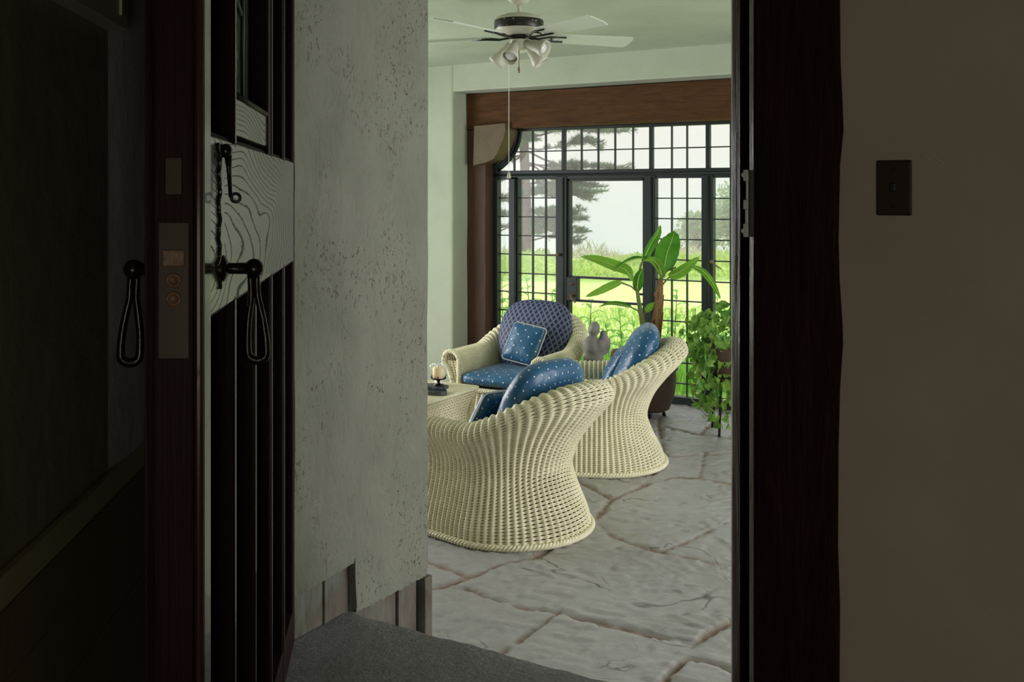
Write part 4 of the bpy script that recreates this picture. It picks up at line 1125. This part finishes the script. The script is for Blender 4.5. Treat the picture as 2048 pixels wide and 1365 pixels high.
# trailing vine on a stand
vc = W((1452 - 1024) / F * 6.75, 6.75, 0)
vp = thing('trailing_vine', 'bushy trailing green vine with pale leaves beside the right door jamb', 'plant', vc)
sdm = MB()
for a in (30, 150, 270): sdm.tube([(.10 * math.cos(R(a)), .10 * math.sin(R(a)), .38), (.14 * math.cos(R(a)), .14 * math.sin(R(a)), 0)], .009, 8)
sdm.lathe([(.11, .37), (.13, .375), (.13, .39), (.0, .39)], 24); sdm.build('plant_stand', M['iron'], vp, 'auto')
MB().lathe([(.09, .39), (.12, .42), (.145, .56), (.15, .58), (.13, .58), (.12, .54), (0, .54)], 28).build('pot', M['terracotta'], vp, 'auto')
def heart(n, cen, rad, name, size=.045, mat='vine'):
    V_ = []; Fc = []
    for i in range(n):
        d = rng.normal(size=3); d /= np.linalg.norm(d); r = rng.uniform(.55, 1) ** .6
        p = np.array(cen) + d * np.array(rad) * r
        nrm = d * .6 + np.array([-.2, -.9, .5]) * .8 + rng.normal(size=3) * .7; nrm /= np.linalg.norm(nrm)
        dn = np.array([0, 0, -1.]) + d * .8 + rng.normal(size=3) * .5; dn -= nrm * dn.dot(nrm); dn /= np.linalg.norm(dn); sd = np.cross(nrm, dn); s = size * rng.uniform(.55, 1.3)
        k = len(V_)
        for a, b, c_ in ((-.25, 0, 0), (-.42, .38, .10), (-.1, .62, .14), (.45, .42, .08), (1.0, 0, -.12), (.45, -.42, .08), (-.1, -.62, .14), (-.42, -.38, .10), (.2, 0, -.05)):
            V_.append(p + dn * a * s + sd * b * s + nrm * c_ * s)
        Fc += [(k, k + 1, k + 8), (k + 1, k + 2, k + 8), (k + 2, k + 3, k + 8), (k + 3, k + 4, k + 8), (k + 4, k + 5, k + 8), (k + 5, k + 6, k + 8), (k + 6, k + 7, k + 8), (k + 7, k, k + 8)]
    return V_, Fc
Va, Fa = heart(360, (-.03, 0, .60), (.24, .16, .27), 'a', .046); Vb_, Fb = heart(170, (-.05, -.03, .36), (.21, .13, .22), 'b', .044); Vc_, Fc_ = heart(120, (-.17, .02, .60), (.17, .10, .20), 'c', .03)
allv = np.array(Va + Vb_ + Vc_); allf = np.array(Fa + [tuple(i + len(Va) for i in f) for f in Fb] + [tuple(i + len(Va) + len(Vb_) for i in f) for f in Fc_])
np_mesh('foliage', allv, allf, M['vine'], vp, smooth=True)
Vt = []; Ft = []; m = MB(); inv = -vc
for path in ([(1420, 740), (1408, 790), (1400, 812), (1412, 832), (1430, 838)], [(1440, 760), (1430, 800), (1424, 825), (1440, 850)], [(1455, 780), (1452, 820), (1458, 855)], [(1425, 700), (1400, 760), (1385, 798)]):
    q = [Q(x, y, 6.6) + inv for x, y in path]; q = [Vector((a.x, a.y, max(a.z, .01))) for a in q]; sm_ = smooth_poly([tuple(a) for a in q], 12); m.tube(sm_, .0022, 6)
    for p in sm_[3::2]:
        a, b = heart(2, (p[0], p[1], max(p[2], .035)), (.02, .02, .012), 't', .038); Ft += [tuple(i + len(Vt) for i in f) for f in b]; Vt += a
m.build('trailing_stems', M['stemgreen'], vp, True)
np_mesh('trailing_leaves', np.array(Vt), np.array(Ft), M['vine'], vp)

# ------------------------------------------------------------------ outdoors
GZ = -.12
rows = []
for i in range(50):
    Z = 7.0 + 53 * (i / 49) ** 1.6; row = []
    for j in range(30):
        X = (-10 + 34 * j / 29) * (Z / 25 + .4); p = W(X, Z, 0)
        z = GZ - max(0, Z - 27) ** 1.5 * .03 + .04 * noise.noise((p.x * .3, p.y * .3, 0))
        row.append((p.x, max(p.y, VG + .16) if Z < 9 else p.y, z))
    rows.append(row)
m = MB(); m.grid(rows); o = m.build('lawn', M['lawn'], None, True); struct(o); o.name = 'ground'


def scatter(n, X0, X1, Z0, Z1):
    Z = rng.uniform(Z0, Z1, n); X = rng.uniform(X0, X1, n) * 1.0
    return np.stack([CC * X - SS * Z, SS * X + CC * Z, np.full(n, GZ)], 1), X, Z


def grassy(name, n, X0, X1, Z0, Z1, h0, h1, wd, mat, label, cat):
    P_, X, Z = scatter(n, X0, X1, Z0, Z1); k = P_[:, 1] > VG + .35; P_ = P_[k]; n = len(P_)
    D_ = rng.normal(size=(n, 3)) * .28; D_[:, 2] = 1; S_ = rng.normal(size=(n, 3)); S_[:, 2] = 0
    o = blades(P_, D_, S_, rng.uniform(h0, h1, n), rng.uniform(.5, 1, n) * wd, name, M[mat]); tag(o, label, cat, kind='stuff'); return o


grassy('tall_grass', 12000, -.6, 6, 8.5, 10.2, .10, .34, .012, 'grass', 'bright green unmown grass right outside the windows', 'grass')
grassy('lawn_grass', 12000, -.6, 7, 10.4, 15, .05, .12, .010, 'meadow', 'short pale green lawn grass beyond the weeds', 'grass')
def fuzzy(name, n, X0, X1, Z0, Z1, h0, h1, ln, wd, mat, label, cat, drop=0, mod=1.2):
    Z = rng.uniform(Z0, Z1, n); X = rng.uniform(X0, X1, n)
    top = np.array([h0 + (h1 - h0) * (.5 + .9 * noise.noise((x * mod, z * .4, 7.0))) for x, z in zip(X, Z)]); hgt = top * rng.uniform(0, 1, n) ** .7
    P_ = np.stack([CC * X - SS * Z, SS * X + CC * Z, GZ + hgt - drop - np.maximum(0, Z - 27) ** 1.5 * .03], 1)
    D_ = rng.normal(size=(n, 3)) * .6; D_[:, 2] += .7; S_ = rng.normal(size=(n, 3))
    o = blades(P_, D_, S_, rng.uniform(.6, 1.3, n) * ln, rng.uniform(.6, 1.2, n) * wd, name, M[mat]); tag(o, label, cat, kind='stuff'); return o


fuzzy('meadow_growth', 20000, -1.8, 14, 20, 24, .12, .45, .14, .03, 'meadow', 'yellow green meadow growth at the far edge of the lawn', 'meadow')
fuzzy('meadow_reeds', 7000, -2.5, 14, 27, 29.5, .2, .75, .30, .02, 'reed', 'pinkish grey plumed reeds behind the meadow edge', 'reeds', mod=.7, drop=.45)


def bush(name, X, Z, h, r, n, mat, label, cat, group=None, gz=None, lf=.12, base=0):
    gz = GZ - max(0, Z - 27) ** 1.5 * .03 if gz is None else gz
    t = thing(name, label, cat, W(X, Z, gz), 0, group); P_ = []
    m = MB()
    lobes = [(rng.uniform(-.6, .6) * r, rng.uniform(-.5, .5) * r, h * rng.uniform(.35, .85), r * rng.uniform(.35, .6)) for _ in range(9)]
    for lx, ly, lz, lr in lobes:
        m.tube([(0, 0, 0), (lx * .4, ly * .4, lz * .5), (lx, ly, lz)], [.04 * h / 2, .02 * h / 2, .006], 6)
        q = rng.normal(size=(n // 9, 3)); q /= np.linalg.norm(q, axis=1, keepdims=True); q *= (rng.uniform(0, 1, len(q)) ** .4)[:, None] * lr * np.array([1, 1, .9]); P_.append(q + np.array([lx, ly, lz]))
    P_ = np.vstack(P_); n_ = len(P_)
    blades(P_, rng.normal(size=(n_, 3)) + np.array([0, 0, .2]), rng.normal(size=(n_, 3)), rng.uniform(.7, 1.3, n_) * lf, rng.uniform(.7, 1.2, n_) * lf * .3, 'foliage', M[mat], t)
    m.build('stems', M['pinebark'], t, True); return t


bush('birch_bush', 7.4, 31.5, 2.1, 1.6, 3600, 'shrub', 'large hazy green bush at right beyond the lawn', 'bush', lf=.16)
bush('birch_bush', 6.6, 35.5, 1.9, 1.0, 2200, 'shrub', 'smaller hazy green bush left of the large one beyond the lawn', 'bush', lf=.16)
bush('low_bush', 5.1, 42, 1.7, 1.6, 2000, 'shrub', 'faint misty bush low on the horizon behind the glass door', 'bush', lf=.22, gz=-3.3)
bush('low_bush', -.6, 40, 1.8, 2.0, 2400, 'shrub', 'faint misty bush low behind the pine trunk', 'bush', lf=.22, gz=-2.7)

# pine tree
pt = thing('pine_tree', 'tall misty pine tree with open branches left of the glass door', 'tree', W((1051 - 1024) / F * 25, 25, -.4))
m = MB(); tr_ = [(0, 0, 0), (.03, 0, 1.5), (-.04, 0, 3.2), (.02, 0, 5.2), (0, 0, 8)]; m.tube(tr_, [.15, .125, .115, .09, .05], 12); m.build('trunk', M['pinebark'], pt, True)
Pn = []; Dn = []; m = MB()
def toloc(dx, dz): return np.array([CC * dx - SS * dz, SS * dx + CC * dz, 0])
br = []
for i in range(70):
    z = rng.uniform(.9, 6.5); a = rng.uniform(0, 360); br.append((z, toloc(math.cos(R(a)), math.sin(R(a))), rng.uniform(.9, 1.9), rng.uniform(-.3, .15)))
for z, L_, dr_ in ((3.1, 2.55, -.35), (3.5, 2.3, .05), (2.5, 1.75, -.25), (2.15, 1.5, -.25), (1.55, 1.25, .0), (1.2, .9, -.1), (4.1, 2.3, .1), (4.3, 1.9, -.2)):
    br.append((z, toloc(1, rng.uniform(-.25, .25)), L_, dr_))
for z, L_, dr_ in ((3.3, 1.2, -.2), (2.4, 1.1, -.1), (1.6, 1.0, -.2), (2.9, .9, .1)): br.append((z, toloc(-1, .1), L_, dr_))
for z, d, L_, droop in br:
    pts = []
    for k in range(7):
        t = k / 6; pts.append(np.array([0, 0, z]) + d * L_ * t + np.array([0, 0, droop * L_ * (t - .35 * t * t) + .08 * math.sin(t * 6 + z * 5)]) + rng.normal(size=3) * .04 * t)
    m.tube(pts, [.03 - .0036 * k for k in range(7)], 5)
    for k in range(int(L_ * 22)):
        t = rng.uniform(.25, 1.02) ** .8; b0 = pts[0] + (pts[-1] - pts[0]) * min(t, 1); j = min(5, int(t * 6)); b0 = pts[j] + (pts[j + 1] - pts[j]) * (t * 6 - j if t < 1 else 1)
        tw = d * rng.uniform(.1, .5) + rng.normal(size=3) * .22; tw[2] = abs(tw[2]) * .4; e_ = b0 + tw * .55
        m.tube([b0, (b0 + e_) / 2 + np.array([0, 0, .02]), e_], [.008, .006, .004], 4)
        nn_ = 46; u_ = rng.uniform(.25, 1, nn_)[:, None]; Pn.append(b0 + (e_ - b0) * u_); Dn.append(tw * 1.0 + rng.normal(size=(nn_, 3)) * .35 + np.array([0, 0, .22]))
m.build('branches', M['pinebark'], pt, True)
Pn = np.vstack(Pn); Dn = np.vstack(Dn); n_ = len(Pn)
blades(Pn, Dn, rng.normal(size=(n_, 3)), rng.uniform(.09, .17, n_), np.full(n_, .008), 'needles', M['pine'], pt)

# weeds right outside, each a plant of its own
def weed(X, Z, h, nl, ll, lab, mat='weed', up_=.5):
    t = thing('garden_weed', lab, 'plant', W(X, Z, GZ), rng.uniform(0, 6), 'leafy weeds outside the windows'); m = MB()
    bend = rng.normal(size=2) * .06; m.tube([(0, 0, 0), (bend[0] * .5, bend[1] * .5, h * .5), (bend[0], bend[1], h)], [.006, .005, .003], 6); m.build('stem', M['stemgreen'], t, True)
    m = MB()
    for i in range(nl):
        f = .15 + .85 * i / (nl - 1); a = i * 2.4; p = Vector((bend[0] * f, bend[1] * f, h * f)); d = Vector((math.cos(a), math.sin(a), up_)).normalized(); L2 = ll * (1.15 - .55 * f)
        leaf(m, [p, p + d * L2 * .5, p + d * L2 + Vector((0, 0, -L2 * .35))], L2 * .17, .3, Vector((-math.sin(a), math.cos(a), 0)), n=7)
    m.build('leaves', M[mat], t, True)
wl = [(1006, 9.0, .95), (1014, 9.4, .85), (1008, 9.8, .7), (1052, 9.6, .80), (1078, 9.2, .92), (1100, 9.8, .78), (1112, 9.1, .84), (1160, 9.0, .62), (1178, 8.9, .78), (1200, 9.4, .56), (1224, 9.2, .55),
      (1252, 9.0, .66), (1270, 9.6, .5), (1345, 8.9, .86), (1362, 9.5, .62), (1388, 9.0, .70), (1334, 9.4, .55), (1440, 9.3, .75), (1455, 9.0, .6), (1238, 8.7, .45)]
names = ['first leafy weed from the left seen through the narrow pane', 'leafy weed behind the leftmost narrow pane', 'short leafy weed low in the leftmost pane', 'leafy weed low in the second casement, left of its bars', 'tall leafy weed in the middle of the second casement',
         'leafy weed at the right of the second casement', 'leafy weed just left of the glass door stile', 'short leafy weed at the left foot of the glass door', 'tall thin leafy weed under the door handle rail', 'leafy weed in the glass door left of the sculpture',
         'leafy weed above the stone sculpture', 'upright leafy weed right of the sculpture behind the door glass', 'short leafy weed near the banana stem', 'tall leafy weed right of the brown banana stem', 'short leafy weed behind the fourth casement bars',
         'leafy weed in the right of the fourth casement', 'low leafy weed at the foot of the banana stem', 'leafy weed behind the vine in the right casement', 'low leafy weed at the far right pane', 'very low leafy weed behind the blue cushion']
for (px, Z, h), nm in zip(wl, names): weed((px - 1024) / F * Z, Z, h, 13, .22, nm)

# morning haze over the meadow: a body of thin mist
fm = bpy.data.materials.new('haze'); fm.use_nodes = True; t = fm.node_tree; t.nodes.clear()
o1 = t.nodes.new('ShaderNodeOutputMaterial'); vs_ = t.nodes.new('ShaderNodeVolumeScatter'); vs_.inputs['Density'].default_value = .024; vs_.inputs['Color'].default_value = (.80, .60, .83, 1)
t.links.new(vs_.outputs[0], o1.inputs['Volume'])
m = MB(); a, b, c_, d = W(-12, 17, 0), W(20, 17, 0), W(34, 60, 0), W(-26, 60, 0)
m.prism([(p.x, p.y) for p in (a, b, c_, d)], -7, 14, 'z'); hz_ = m.build('haze', fm); struct(hz_)
